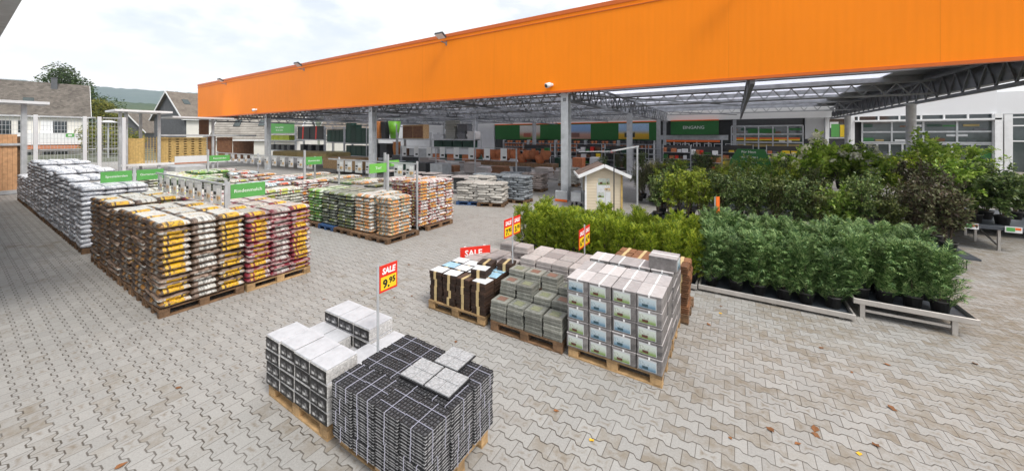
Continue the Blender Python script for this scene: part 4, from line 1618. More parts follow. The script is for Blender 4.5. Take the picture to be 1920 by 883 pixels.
class Bags:
    def __init__(s, name, L, W, H, mat_, group, nv=4, cat='bag'):
        s.name, s.L, s.W, s.H, s.group, s.cat = name, L, W, H, group, (cat if cat != 'bag' else name.replace('_', ' '))
        s.meshes = [bag_mesh(name, L * 1.035, W * 1.055, H * 1.17, mat_, 100 + i * 7) for i in range(nv)]

    def put(s, x, y, z, rz, label, flip=False, rnd=random):
        me = rnd.choice(s.meshes)
        o = link(s.name, me, None, (x + rnd.uniform(-.018, .018), y + rnd.uniform(-.014, .014), z), (rnd.uniform(-.025, .025), rnd.uniform(-.02, .02), rz + rnd.uniform(-.03, .03)))
        if flip:
            o.rotation_euler[0] += pi
            o.location[2] += s.H * 1.12
        tag(o, label, s.cat, s.group)
        return o


def pile(bags, px, py, nlay, ncol, label, where, z0=.147, axis='x', front=False, sides=('-y',), rnd=None, tops=2, base=0, pallet='far', mode='alt'):
    """bags lie with their length along `axis`; ncol across. Hidden inner bags are left out."""
    rnd = rnd or random.Random(int(abs(px * 131 + py * 977)))
    H = bags.H
    W = bags.W
    for k in range(base, nlay):
        for c in range(ncol):
            vis = (c == 0 and '-y' in sides) or front or k >= nlay - tops
            if axis == 'y':
                vis = (c == ncol - 1 and front) or ('-y' in sides) or k >= nlay - tops
            if not vis:
                continue
            off = (c - (ncol - 1) / 2) * (W * .985)
            x, y = (px, py + off) if axis == 'x' else (px + off, py)
            rz = (0 if axis == 'x' else pi / 2)
            if mode == 'alt':
                turn = (c % 2 == 1)
            else:
                turn = rnd.random() < .5
            flip = rnd.random() < .38 if mode != 'noflip' else False
            bags.put(x, y, z0 + k * H, rz + (pi if turn else 0), f'{label}, {ORD[k]} layer up, {ORD[c]} column, {where}', flip and k < nlay - 1, rnd)


YB = Bags('soil_bag', .83, .405, .1, bag_mat('yellow_soil_bag', .83, .405, .12, (0.50, 0.49, 0.45), (0.60, 0.59, 0.55), (0.085, 0.052, 0.032), (0.66, 0.39, 0.015), (0.42, 0.20, 0.04), (0.20, 0.14, 0.105), (0.035, 0.03, 0.03), (0.62, 0.40, 0.05)), 'yellow and brown soil bags in the near row')
MBG = Bags('compost_bag', .83, .405, .096, bag_mat('maroon_compost_bag', .83, .405, .118, (0.46, 0.41, 0.37), (0.55, 0.51, 0.49), (0.20, 0.022, 0.035), (0.68, 0.42, 0.02), (0.28, 0.04, 0.05), (0.30, 0.17, 0.17), (0.04, 0.025, 0.03), (0.62, 0.40, 0.05)), 'maroon compost bags beside the yellow ones')
WBG = Bags('plastic_sack', .84, .41, .118, bag_mat('white_plastic_sack', .84, .41, .144, (0.70, 0.71, 0.74), (0.76, 0.77, 0.80), (0.46, 0.48, 0.52), (0.66, 0.68, 0.72), (0.22, 0.26, 0.34), (0.56, 0.58, 0.63), (0.16, 0.18, 0.22), (0.5, 0.52, 0.56)), 'white plastic sacks along the left edge', cat='sack')
GRB = Bags('lawn_bag', .60, .40, .095, bag_mat('green_lawn_bag', .60, .40, .118, (0.36, 0.50, 0.24), (0.55, 0.60, 0.50), (0.05, 0.12, 0.04), (0.20, 0.42, 0.06), (0.24, 0.40, 0.08), (0.10, 0.22, 0.07), (0.03, 0.035, 0.03), (0.6, 0.5, 0.05)), 'green bags in the middle block')
DGB = Bags('potting_bag', .60, .40, .095, bag_mat('dark_green_potting_bag', .60, .40, .118, (0.20, 0.225, 0.17), (0.36, 0.38, 0.33), (0.06, 0.065, 0.06), (0.16, 0.22, 0.08), (0.20, 0.22, 0.08), (0.10, 0.12, 0.09), (0.025, 0.025, 0.028), (0.45, 0.42, 0.05)), 'dark grey and green bags in the middle block')
OWB = Bags('planting_bag', .60, .40, .1, bag_mat('orange_white_planting_bag', .60, .40, .122, (0.56, 0.55, 0.52), (0.60, 0.59, 0.56), (0.58, 0.30, 0.13), (0.68, 0.27, 0.06), (0.52, 0.50, 0.46), (0.28, 0.30, 0.28), (0.06, 0.10, 0.07), (0.20, 0.30, 0.12)), 'orange and white bags in the middle block')
RWB = Bags('flower_bag', .60, .40, .1, bag_mat('red_orange_flower_bag', .60, .40, .122, (0.62, 0.50, 0.49), (0.66, 0.64, 0.63), (0.30, 0.07, 0.06), (0.60, 0.24, 0.05), (0.55, 0.45, 0.16), (0.55, 0.54, 0.53), (0.05, 0.035, 0.035), (0.5, 0.38, 0.08)), 'red and orange bags at the end of the middle block')
WGB = Bags('mixed_bag', .70, .40, .1, bag_mat('white_green_mixed_bag', .70, .40, .122, (0.60, 0.62, 0.52), (0.68, 0.69, 0.64), (0.56, 0.58, 0.48), (0.50, 0.52, 0.10), (0.20, 0.32, 0.10), (0.36, 0.36, 0.33), (0.20, 0.08, 0.05), (0.5, 0.05, 0.03)), 'white green and yellow bags behind the maroon ones')
LBB = Bags('seed_bag', .70, .40, .1, bag_mat('pale_blue_seed_bag', .70, .40, .122, (0.45, 0.60, 0.66), (0.60, 0.68, 0.71), (0.06, 0.06, 0.07), (0.60, 0.10, 0.04), (0.50, 0.12, 0.05), (0.58, 0.58, 0.57), (0.05, 0.05, 0.06), (0.6, 0.2, 0.1)), 'pale blue and red bags')
GVB = Bags('gravel_bag', .52, .38, .11, plain('beige_gravel_bag', (0.44, 0.42, 0.385), 0.5, 0, 0.22, 14, 0.5, 22, orand=0.25), 'beige gravel bags behind the middle block')
DVB = Bags('gravel_bag', .52, .38, .11, plain('grey_gravel_bag', (0.21, 0.23, 0.25), 0.45, 0, 0.45, 13, 0.5, 22, orand=0.35), 'grey gravel bags beside the column')
PVB = Bags('gravel_bag', .52, .38, .11, plain('brown_pink_gravel_bag', (0.34, 0.28, 0.255), 0.5, 0, 0.3, 14, 0.5, 22, orand=0.25), 'brownish gravel bags behind the column')

PN = ['frontmost pallet', 'second pallet back', 'third pallet back', 'fourth pallet back', 'fifth pallet back', 'sixth pallet back']
for i in range(6):
    px = -8.41 - i * .86
    near_pallet(px, 2.49, f'pallet under the yellow and brown soil bags, {PN[i]}', pi / 2, True)
    pile(YB, px, 2.49, 14 if i != 3 else 13, 3, 'yellow brown soil bag', PN[i], front=(i == 0), tops=1 if i else 2)
for i in range(5):
    px = -8.36 - i * .86
    near_pallet(px, 3.72, f'pallet under the maroon compost bags, {PN[i]}', pi / 2, i > 0)
    pile(MBG, px, 3.72, 14, 3, 'maroon compost bag', PN[i], front=(i == 0), sides=(), tops=1)
# white sacks: stepped tops
LV = [13, 13, 14, 14, 15, 14, 15, 15, 16, 15, 16, 15, 9, 9, 9, 9]
for i, n in enumerate(LV):
    px = -14.45 - i * .92
    nm = f'{ORD[i]} pallet from the front'
    far_pallet(px, 2.48, f'pallet under the white plastic sacks, {nm}', pi / 2)
    pile(WBG, px, 2.48, n, 3, 'white plastic sack', nm, front=(i == 0), sides=('-y',), tops=1, mode='rnd')

# middle block
kinds = [(OWB, -8.55, 'orange and white planting bag', 'corner pallet', 11), (OWB, -9.42, 'orange and white planting bag', 'second pallet', 11), (DGB, -10.29, 'dark grey potting bag', 'third pallet', 11), (DGB, -11.16, 'dark grey potting bag', 'fourth pallet', 11), (GRB, -12.03, 'green lawn bag', 'fifth pallet', 11)]
for i, (bg, px, lb, wh, n) in enumerate(kinds):
    far_pallet(px, 7.12, f'pallet under the {lb}s, {wh} of the middle block', pi / 2, blue=(i == 3))
    if i == 0:
        pile(bg, px, 7.1, n, 2, lb, wh, axis='x', front=True, tops=2, z0=.147, mode='rnd')
    else:
        pile(bg, px, 6.95, n, 2, lb, wh, axis='y', front=False, sides=('-y',), tops=1, mode='rnd')
        for c in range(2):
            bg.put(px - .2 + c * .4, 7.5, .147 + (n - 1) * bg.H, pi / 2, f'{lb} on top, back row, {ORD[c]} column of {wh}')
for i in range(12):
    px = -8.65 - i * .74
    wh = ORD[i] + ' pallet'
    far_pallet(px, 8.75, f'pallet in the rear line of the middle block, {wh}', pi / 2)
    pile(RWB if i < 3 else (DGB, OWB, GRB)[i % 3], px, 8.72, 14 if i < 3 else 12, 4, 'red orange flower bag' if i < 3 else ('dark grey bag', 'orange and white bag', 'green bag')[i % 3], wh + ' of the rear line', front=(i == 0), sides=('-y',) if i < 2 else (), tops=1, mode='rnd')

# behind the maroon row
for i in range(12):
    px = -13.0 - i * .82
    wh = ORD[i] + ' pallet behind the price rail'
    far_pallet(px, 6.02, f'pallet under the white and green bags, {wh}', pi / 2)
    pile(WGB, px, 6.02, 11 if i in (0, 3, 5) else 10 if i < 8 else 12, 3, 'white green yellow bag', wh, front=(i == 0), sides=(), tops=1 if i < 3 else 2, mode='rnd')
    if 0 < i < 3:
        for c in range(3):
            LBB.put(px, 5.62 + c * .4, .147 + 11 * .1, pi * (c % 2), f'pale blue seed bag on top, {ORD[c]} column of the {wh}')
for i in range(3):
    px = -15.8 - i * .78
    wh = ('front pallet', 'second pallet', 'third pallet')[i] + ' of far green stack'
    far_pallet(px, 4.95, f'pallet under the dark green potting bags, {wh}', pi / 2)
    pile(DGB if i == 0 else GRB, px, 4.95, 14, 3, 'dark green potting bag' if i == 0 else 'pale green lawn bag', wh, front=(i == 0), sides=('-y',) if i else (), tops=2, mode='rnd')
for i in range(4):
    px = -18.4 - i * .8
    wh = ('front pallet', 'second pallet', 'third pallet', 'fourth pallet')[i] + ' of far white stack'
    far_pallet(px, 4.6, f'pallet under the {wh}', pi / 2)
    pile(WGB, px, 4.6, 13, 3, 'white green bag', wh, front=(i == 0), sides=('-y',), tops=1, mode='rnd', base=6)
for i in range(12):
    px = -13.6 - i * .82
    wh = ORD[i] + ' pallet beyond the blue bags'
    far_pallet(px, 7.35, f'pallet under the red and white bags, {wh}', pi / 2)
    pile((RWB, RWB, LBB, RWB, OWB)[i % 5], px, 7.35, (12, 11, 12, 12, 11)[i % 5], 3, ('red and white bag', 'red and white bag', 'pale blue bag', 'red and white bag', 'orange and white bag')[i % 5], wh, front=(i == 0), sides=(), tops=1, mode='rnd')
for i in range(2):
    px = -19.6 - i * .8
    wh = ('front pallet', 'second pallet')[i] + ' of the farthest yellow stack'
    far_pallet(px, 6.3, f'pallet under the {wh}', pi / 2)
    pile(GRB, px, 6.3, 14, 3, 'yellow green bag', wh, front=(i == 0), sides=('-y',), tops=1, mode='rnd', base=5)
# white/yellow bags between white sacks and the price rail
for i in range(3):
    px = -13.85 - i * .85
    wh = ('front pallet', 'second pallet', 'third pallet')[i] + ' behind twin signs'
    far_pallet(px, 3.72, f'pallet under the {wh}', pi / 2)
    pile(WGB, px, 3.72, 12, 3, 'white yellow bag', wh, front=(i == 0), sides=(), tops=2, mode='rnd', base=4)

# gravel bags
gv = [(GVB, -9.95, 12.55, 8, 'left beige pallet'), (GVB, -8.95, 12.75, 8, 'right beige pallet'), (DVB, -8.45, 14.0, 10, 'dark pallet by the column'), (GVB, -10.3, 13.8, 9, 'back left beige pallet'), (DVB, -9.7, 15.1, 9, 'back grey pallet'),
      (PVB, -9.35, 17.4, 8, 'brownish pallet behind the column'), (GVB, -8.55, 20.3, 9, 'pale pallet beyond the column'), (DVB, -11.4, 15.6, 8, 'far left grey pallet'), (DVB, -10.6, 17.0, 8, 'far middle grey pallet')]
for i, (bg, x, y, n, wh) in enumerate(gv):
    far_pallet(x, y, f'pallet under the {wh} of gravel bags', .35 if i < 2 else .1, blue=(i == 0))
    r_ = random.Random(i)
    a = .30 if i < 2 else .05
    cs, sn = cos(a), sin(a)
    for k in range(n):
        slots = [(-.3, -.2, 0), (.27, -.2, 0), (.3, .2, 0), (-.27, .2, 0)] if k % 2 == 0 else [(-.4, -.14, pi / 2), (0, -.14, pi / 2), (.4, -.12, pi / 2), (-.2, .26, 0), (.32, .26, 0)]
        for q, (u, v, rz) in enumerate(slots):
            if v > .1 and u < 0 and k < n - 1:
                continue
            bg.put(x + u * cs - v * sn + r_.uniform(-.03, .03), y + u * sn + v * cs + r_.uniform(-.03, .03), .147 + k * .105, rz + a + (pi if r_.random() < .5 else 0), f'{"grey" if bg is DVB else "brownish" if bg is PVB else "beige"} gravel bag, {ORD[k]} layer up, {ORD[q]} place on the {wh}', False, r_)

# loose slabs laid out on display behind the middle block
def b_dslab():
    t = thing('display_slab', '', '')
    part('slab', MB().bbox(-.4, .4, -.4, .4, .62, .68, .01), M['slab_pink'], t)
    part('stand', MB().box(-.3, .3, -.3, .3, 0, .619), M['darkgrey'], t)
    return t


for i in range(7):
    make('dslab', b_dslab, (-17.4 + i * 1.05, 14.2 + .25 * (i % 2), .3 if i < 4 else .25), (0, 0, .05 * i), f'grey sample slab on a dark stand, {ORD[i]} from left behind the bag blocks', 'slab', 'sample slabs on stands')

M['card'] = plain('price_card_sheet', (0.55, 0.56, 0.57), 0.4, 0, 0.1, 8)
# ================================================================== SIGNS AND PRICE RAILS
FLAG = (radians(90), 0, radians(90))      # lettering that faces +X, reading towards +Y


def post_sign(label, x, y0, y1, z0, z1, base, m_, words, tsize, post_y=None, cat='sign'):
    t = thing('green_sign', label, cat, (x, post_y if post_y is not None else y0, base), 0, 'green hanging signs over the bag rows')
    py = post_y if post_y is not None else y0
    part('post', MB().box(-.03, .03, -.035, .035, 0, z1 + .06 - base), M['galv'], t)
    b = part('board', MB().bbox(-.012, .012, y0 - py + .045, y1 - py, z0 - base, z1 - base, .004), m_, t)
    text_part(words, tsize, M['inkw'], b, (.0135, (y0 + y1) / 2 - py + .02, (z0 + z1) / 2 - base), FLAG)
    return t


post_sign('large green sign with white word above the maroon compost bags', -9.3, 3.28, 4.0, 1.64, 1.95, 0.02, M['green'], 'Rindenmulch', .105)
post_sign('green sign nearest the white sacks, left of the twin pair', -14.6, 2.93, 2.26, 1.75, 2.03, 0.02, M['green'], 'Holzbriketts', .10, 2.95) if False else None


def twin():
    x, py = -14.6, 2.925
    for y0, y1, wd, lb in ((2.28, 2.88, 'Spezialerden', 'green sign on the left of the shared post by the white sacks'), (2.97, 3.55, 'Gartenerden', 'green sign on the right of the shared post by the white sacks')):
        t = thing('green_sign', lb, 'sign', (x, y0, 1.73), 0, 'green hanging signs over the bag rows')
        b = part('board', MB().bbox(-.012, .012, 0, y1 - y0, 0, .30, .004), M['green'], t)
        text_part(wd, .085, M['inkw'], b, (.0135, (y1 - y0) / 2, .16), FLAG)
    t = thing('sign_post', 'grey post between the twin green signs', 'post', (x, py, .02))
    part('post', MB().box(-.03, .03, -.03, .03, 0, 2.1), M['galv'], t)


twin()
post_sign('bright green sign above the dark potting bags of the middle block', -9.5, 7.60, 6.95, 1.87, 2.15, 0.02, M['green_bright'] if 'green_bright' in M else plain('bright_green_sign', (0.15, 0.50, 0.07), 0.45, 0, 0.05), 'Dünger', .11, 7.58) if False else None
M['green_bright'] = plain('bright_green_sign', (0.16, 0.48, 0.08), 0.45, 0, 0.05)


def side_sign(label, x, py, y0, y1, z0, z1, words, ts, m_):
    t = thing('green_sign', label, 'sign', (x, py, .02), 0, 'green hanging signs over the bag rows')
    part('post', MB().box(-.03, .03, -.03, .03, 0, z1 + .25), M['galv'], t)
    b = part('board', MB().bbox(-.012, .012, y0 - py, y1 - py, z0 - .02, z1 - .02, .004), m_, t)
    text_part(words, ts, M['inkw'], b, (.0135, (y0 + y1) / 2 - py, (z0 + z1) / 2 - .02), FLAG)


side_sign('bright green sign left of the post above the dark potting bags', -9.5, 7.63, 6.95, 7.58, 1.86, 2.15, 'Torf', .12, M['green_bright'])
side_sign('slim bright green sign right of its post behind the price cards', -9.7, 7.68, 7.74, 8.25, 2.0, 2.2, 'Torf', .08, M['green_bright'])
side_sign('green sign with white word among the red and white bags', -14.0, 7.38, 7.42, 8.06, 1.9, 2.2, 'Blumenerden', .085, M['green'])
side_sign('farthest small green sign below the brown fence panels', -19.5, 6.16, 6.2, 6.95, 1.9, 2.16, 'Rasenerden', .10, M['green'])


def rail(label, x0, x1, y, z, posts, xs, zc, group, side=-1, bright=False):
    t = thing('price_rail', label, 'rail', (x1, y, 0))
    part('bar', MB().box(x0 - x1, 0, -.02, .02, z, z + .04), M['galv'], t)
    for p in posts:
        part('post', MB().box(p - x1 - .025, p - x1 + .025, .022, .07, .03, z + .1), M['galv'], t)
    for i, cx in enumerate(xs):
        dark = (i % 3 == 2)
        c = make('card', b_card, (cx, y + side * .03, z - .01), (0, 0, random.uniform(-.04, .04)), f'white price card with orange picture, {ORD[i]} from the right on {group}', 'price card', 'price cards on the rails')


def b_card():
    t = thing('price_card', '', '')
    part('sheet', MB().box(-.20, .20, -.006, 0, -.40, 0), M['card'], t)
    part('picture', MB().box(-.02, .15, -.0095, -.0065, -.36, -.06), M['pic_orange'], t)
    f = MB()
    f.box(-.17, -.05, -.009, -.0065, -.20, -.14)
    f.box(-.17, -.08, -.009, -.0065, -.28, -.25)
    part('price_print', f, M['inkb'], t)
    return t


rail('grey price card rail between the yellow and maroon bags', -13.4, -9.0, 3.11, 1.98, (-9.05, -12.9), [-9.25 - i * .53 for i in range(8)], 1.7, 'the near rail')
rail('grey price card rail above the middle block', -13.2, -8.4, 7.86, 2.12, (-8.45, -12.6), [-8.68, -9.22, -10.3 - .4, -11.3, -11.9, -12.4], 1.8, 'the middle rail')
rail('long grey price card rail behind the red and white bags', -24.0, -14.3, 7.92, 2.10, (-14.35, -19.2, -23.9), [-14.6 - i * .72 for i in range(12)], 1.8, 'the far rail')
# white pictured display bin beside the far rail
bin_ = thing('display_bin', 'grey display bin with white header strip before the yellow pallet stack', 'bin', (-22.4, 6.3, 0))
part('basket', MB().bbox(-.5, .5, -.6, .55, .1, 1.6, .03), M['galv'], bin_)
part('header', MB().box(.52, .55, -.62, .56, 1.78, 2.08), M['offwhite'], bin_)
part('stripe', MB().box(.52, .552, -.62, .56, 1.72, 1.775), M['terra'], bin_)


def red_sign(label, x, y, base, h, boards):
    t = thing('sale_sign', label, 'sign', (x, y, base), 0, 'red and yellow price signs on poles')
    part('pole', MB().tube([(0, 0, 0), (0, 0, h - base)], .013, 8), M['galv'], t)
    for (y0, y1, z0, z1, price) in boards:
        a, b = y0 - y, y1 - y
        c, d = z0 - base, z1 - base
        w_ = b - a
        hh = d - c
        bd = part('board', MB().box(-.004, .004, a, b, c, d), M['red'], t)
        part('price_panel', MB().box(.0045, .006, a + w_ * .07, b - w_ * .07, c + hh * .08, c + hh * .56), M['yellow'], bd)
        text_part('SALE', w_ * .37, M['inkw'], bd, (.0055, (a + b) / 2, c + hh * .76), FLAG, sx=.92, shear=.15, bold=.004 * w_ / .25)
        text_part(price[0], w_ * .52, M['inkb'], bd, (.0075, a + w_ * .36, c + hh * .28), FLAG, name='price', bold=.004)
        text_part(price[1], w_ * .36, M['inkb'], bd, (.0075, a + w_ * .70, c + hh * .36), FLAG, name='price', bold=.003)
    return t


red_sign('red and yellow price sign on the pole by the front deck tiles', -3.24, 2.475, .70, 1.62, [(2.492, 2.73, 1.31, 1.60, ('9.', '95'))])
red_sign('pair of red price signs on the tall pole over the slab packs', -3.3, 5.30, .75, 1.62, [(5.03, 5.28, 1.27, 1.585, ('7.', '95')), (5.32, 5.56, 1.27, 1.585, ('3.', '95'))])
red_sign('pair of red price signs on the pole before the golden thujas', -2.4, 6.42, .02, 1.34, [(6.14, 6.40, .93, 1.29, ('6.', '49')), (6.44, 6.70, .93, 1.29, ('4.', '95'))])
sl = thing('sale_sign', 'slim orange price strip on a pole between thujas and cypresses', 'sign', (-.42, 10.05, .02), 0, 'red and yellow price signs on poles')
part('pole', MB().tube([(0, 0, 0), (0.01, 0, 1.5)], .014, 8), M['galv'], sl)
part('board', MB().box(-.006, .006, .02, .13, 1.10, 1.50), M['orange_sign'], sl, (0.02, 0, 0), (0, 0, radians(-40)))
bn = thing('price_banner', 'low red banner with white letters at the corner of the slab pallets', 'sign', (-4.66, 5.5, .02), radians(-39.8))
b_ = part('board', MB().box(-.006, .006, 0, .62, .47, .75), M['red'], bn)
text_part('SALE', .17, M['inkw'], b_, (.0075, .27, .62), FLAG, bold=.004)
for q in (.10, .50):
    part('frame_post', MB().box(-.012, -.007, q - .022, q + .022, 0, .77), M['white'], bn)

# ================================================================== PLANTS
def leaf(mb, p, d, n, L, W, mi=0):
    """pointed folded leaf at p along d, n ~ normal"""
    d = d.normalized()
    s = d.cross(n)
    if s.length < 1e-4:
        s = d.cross(Vector((1, 0, .3)))
    s = s.normalized()
    nn = s.cross(d)
    m1 = p + d * L * .45
    mb.add([p, m1 + s * W / 2 + nn * W * .12, p + d * L, m1 - s * W / 2 + nn * W * .12], [(0, 1, 2, 3)], mi)


def rdir(rnd, lo=-1, hi=1):
    while True:
        v = Vector((rnd.uniform(-1, 1), rnd.uniform(-1, 1), rnd.uniform(lo, hi)))
        if .05 < v.length < 1:
            return v.normalized()


def thuja_mesh(seed, h=1.0, r=.24):
    rnd = random.Random(seed)
    mb = MB()
    for i in range(190):
        t = rnd.random() ** .85
        a = rnd.uniform(0, 2 * pi)
        rad = r * (1 - .42 * t ** 1.8) * rnd.uniform(.35, 1.0)
        p = Vector((cos(a) * rad * .6, sin(a) * rad * .6, .05 + t * h * .86))
        d = Vector((cos(a) * (.75 - .3 * t) + rnd.uniform(-.25, .25), sin(a) * (.75 - .3 * t) + rnd.uniform(-.25, .25), .9 + rnd.uniform(-.45, .3))).normalized()
        L = rnd.uniform(.11, .21)
        side = d.cross(rdir(rnd)).normalized()
        for k in range(6):
            q = k / 6
            b = p + d * L * q + Vector((cos(a), sin(a), 0)) * .05 * q
            for s in (-1, 1):
                leaf(mb, b, d * .75 + side * s * (.7 - .3 * q), side.cross(d), L * (.52 - .3 * q), .020)
        leaf(mb, p + d * L * .8, d, side.cross(d), L * .4, .020)
    return mb.mesh('foliage', M['thuja'])


def cypress_mesh(seed, h=1.0, r=.22):
    rnd = random.Random(seed)
    mb = MB()
    for i in range(150):
        t = rnd.random() ** .95
        a = rnd.uniform(0, 2 * pi)
        rad = r * (1 - .30 * t ** 2)
        p = Vector((cos(a) * rad * .4, sin(a) * rad * .4, .02 + t * h * .80))
        L = rnd.uniform(.24, .40) * (1 - .2 * t)
        out = Vector((cos(a), sin(a), 0))
        tw = Vector((-sin(a), cos(a), 0)) * rnd.uniform(-.5, .5)
        pts = []
        for k in range(9):
            q = k / 8
            z = (1.15 * q - .45 * q * q * rnd.uniform(.7, 1.3)) * L
            pts.append(p + (out + tw * q) * (L * .50 * q ** 1.3) + Vector((0, 0, z)))
        for k in range(8):
            d = (pts[k + 1] - pts[k]).normalized()
            side = d.cross(Vector((0, 0, 1)) + out * .3).normalized()
            q = k / 8
            for s in (-1, 1):
                leaf(mb, pts[k], d * .9 + side * s * .7, side.cross(d), L * (.32 - .15 * q), .014)
            leaf(mb, pts[k], d, side.cross(d), L * .22, .014)
    return mb.mesh('foliage', M['cypress'])


def pot_mb(r=.12, h=.2):
    return MB().lathe([(r * .78, 0), (r, h * .86), (r * 1.07, h * .86), (r * 1.07, h), (r * .93, h), (r * .9, h * .9)], 14)


POT = pot_mb().mesh('pot', M['pot'], True)
THU = [thuja_mesh(s) for s in (1, 2, 3)]
CYP = [cypress_mesh(s) for s in (4, 5, 6)]
STEM = MB().tube([(0, 0, 0), (.01, 0, .35), (0, .01, .7)], [.014, .011, .006], 6).mesh('stem', M['bark'])


def conifer(x, y, z, meshes, sc, label, cat, group, name, rnd):
    o = thing(name, label, cat, (x, y, z), rnd.uniform(0, 6.28), group)
    link('pot', POT, o)
    s = link('stem', STEM, o, (0, 0, .17))
    f = link('foliage', rnd.choice(meshes), o, (0, 0, .07))
    f.scale = (sc * rnd.uniform(.95, 1.2), sc * rnd.uniform(.95, 1.2), sc * rnd.uniform(.85, 1.14))
    f.rotation_euler = (rnd.uniform(-.11, .11), rnd.uniform(-.11, .11), 0)
    return o


rnd = random.Random(77)


def tray(label, x0, x1, y0, y1, z, legs, rz=0.0, rimh=.075):
    t = thing('plant_tray', label, 'plant table', (x0, y0, 0), rz)
    w_, d_ = x1 - x0, y1 - y0
    part('tray_floor', MB().box(.035, w_ - .035, .035, d_ - .035, z, z + .012), M['greyplastic'], t)
    for nm, a in (('front', (0, w_, 0, .032)), ('back', (0, w_, d_ - .032, d_))):
        part('rim', MB().bbox(a[0], a[1], a[2], a[3], z - .01, z + rimh, .006), M['alu'], t)
    for a in ((0, .032), (w_ - .032, w_)):
        part('rim', MB().bbox(a[0], a[1], .034, d_ - .034, z - .01, z + rimh - .002, .006), M['alu'], t)
    for (lx, ly) in legs:
        part('leg', MB().box(lx - .03, lx + .03, ly - .03, ly + .03, .002, z - .012), M['alu'], t)
    if z > .15:
        part('stretcher', MB().box(legs[0][0] + .035, legs[1][0] - .035, legs[0][1] - .015, legs[0][1] + .015, .1, .14), M['alu'], t)
    return t


tray('long low aluminium tray holding the golden thujas', -4.9, -0.62, 7.74, 9.75, .05, [(.3, .1), (2.1, .1), (4.1, .1), (.3, 1.8), (4.1, 1.8)])
tray('long low aluminium tray holding the left cypresses', -0.6, 1.66, 7.80, 10.6, .05, [(.3, .1), (1.2, .1), (2.1, .1), (.3, 2.5), (2.1, 2.5)])
tray('raised aluminium plant table holding the right cypresses', 1.68, 3.06, 8.06, 10.9, .235, [(.12, .06), (1.14, .06), (.12, 2.7), (1.14, 2.7)])
for r_ in range(4):
    for i in range(12):
        x = -4.68 + i * .355 + rnd.uniform(-.04, .04)
        y = 8.06 + r_ * .46 + rnd.uniform(-.05, .05)
        conifer(x, y, .063, THU, .93 + (-.12 if r_ == 0 and i > 8 else 0), f'golden green thuja, {ORD[i]} from the left, {ORD[r_]} row of the thuja tray', 'thuja', 'golden thujas in the low tray', 'thuja_shrub', rnd)
for r_ in range(5):
    for i in range(6):
        x = -0.36 + i * .365 + rnd.uniform(-.04, .04)
        y = 8.1 + r_ * .5 + rnd.uniform(-.05, .05)
        conifer(x, y, .063, CYP, 1.05, f'blue green cypress, {ORD[i]} from the left, {ORD[r_]} row of the low tray', 'cypress', 'blue green cypresses in the trays', 'cypress_shrub', rnd)
for r_ in range(5):
    for i in range(4):
        x = 1.84 + i * .298 + rnd.uniform(-.03, .03)
        y = 8.34 + r_ * .5 + rnd.uniform(-.05, .05)
        conifer(x, y, .248, CYP, .98, f'blue green cypress, {ORD[i]} from the left, {ORD[r_]} row of the raised table', 'cypress', 'blue green cypresses in the trays', 'cypress_shrub', rnd)


def shrub_meshes(seed, w_, h, mats, n, L, W, z0=.25, blooms=0, tall=1.0):
    """leafy shrub: stems + leaf cloud gathered on twigs"""
    rnd = random.Random(seed)
    st = MB()
    lv = MB()
    tw = []
    for i in range(9):
        a = rnd.uniform(0, 2 * pi)
        e = Vector((cos(a) * w_ * .42 * rnd.uniform(.3, 1), sin(a) * w_ * .42 * rnd.uniform(.3, 1), h * rnd.uniform(.65, 1)))
        st.tube([(cos(a) * .02, sin(a) * .02, 0), e * .5 + Vector((0, 0, h * .08)), e], [.009, .007, .003], 5, cap=False)
        tw.append((Vector((0, 0, 0)), e))
        for k in range(5):
            q = rnd.uniform(.3, .95)
            b = e * q
            d = rdir(rnd, -.2, 1) * w_ * rnd.uniform(.22, .48)
            tw.append((b, b + d))
    for i in range(n):
        b, e = rnd.choice(tw)
        q = rnd.uniform(.15, 1.02)
        p = b.lerp(e, q)
        if p.z < z0:
            p.z = z0 + rnd.random() * h * .4
        p += rdir(rnd) * .035
        d = (e - b).normalized() * .5 + rdir(rnd)
        s = rnd.uniform(.7, 1.25)
        leaf(lv, p, d, Vector((rnd.uniform(-.6, .6), rnd.uniform(-.6, .6), 1)), L * s, W * s)
    me_b = None
    if blooms:
        bl = MB()
        for i in range(blooms):
            b, e = rnd.choice(tw)
            c = e + Vector((0, 0, .05))
            for k in range(34):
                d = rdir(rnd, -.3, 1)
                leaf(bl, c + d * .06, rdir(rnd), d, .055, .05)
        me_b = bl.mesh('blossoms', M['bloom'])
    return st.mesh('stem', M['bark']), lv.mesh('foliage', mats), me_b


BIGPOT = pot_mb(.15, .24).mesh('pot', M['pot'], True)
REDPOT = pot_mb(.17, .26).mesh('pot', M['terra'], True)
SH = {}
for key, args in dict(dark=(31, .66, 1.15, 'leafdark', 2200, .062, .034), dark2=(32, .72, 1.3, 'leafdark', 2400, .06, .034), olive=(33, .66, 1.1, 'leafolive', 2200, .06, .03), lime=(34, .75, 1.15, 'leaflime', 2000, .06, .032),
                      bright=(35, 1.0, 1.0, 'leafbright', 2100, .08, .04), purple=(36, .75, 1.15, 'leafpurple', 2600, .075, .034), grass=(37, .8, .7, 'leafyellow', 1700, .13, .012), maple=(41, 1.0, 1.0, 'leafmaple', 2600, .08, .04), hyd=(38, .9, .9, 'leafmaple', 1500, .1, .06), full=(40, .8, .85, 'leafdark', 3600, .065, .036), grey=(39, .62, 1.0, 'leafgrey', 1700, .12, .012)).items():
    SH[key] = [shrub_meshes(args[0] + 50 * v, args[1], args[2], M[args[3]], args[4], args[5], args[6], z0=(-.05 if key in ('full', 'hyd') else .22), blooms=(16 if key == 'hyd' else 0)) for v in (0, 1)]


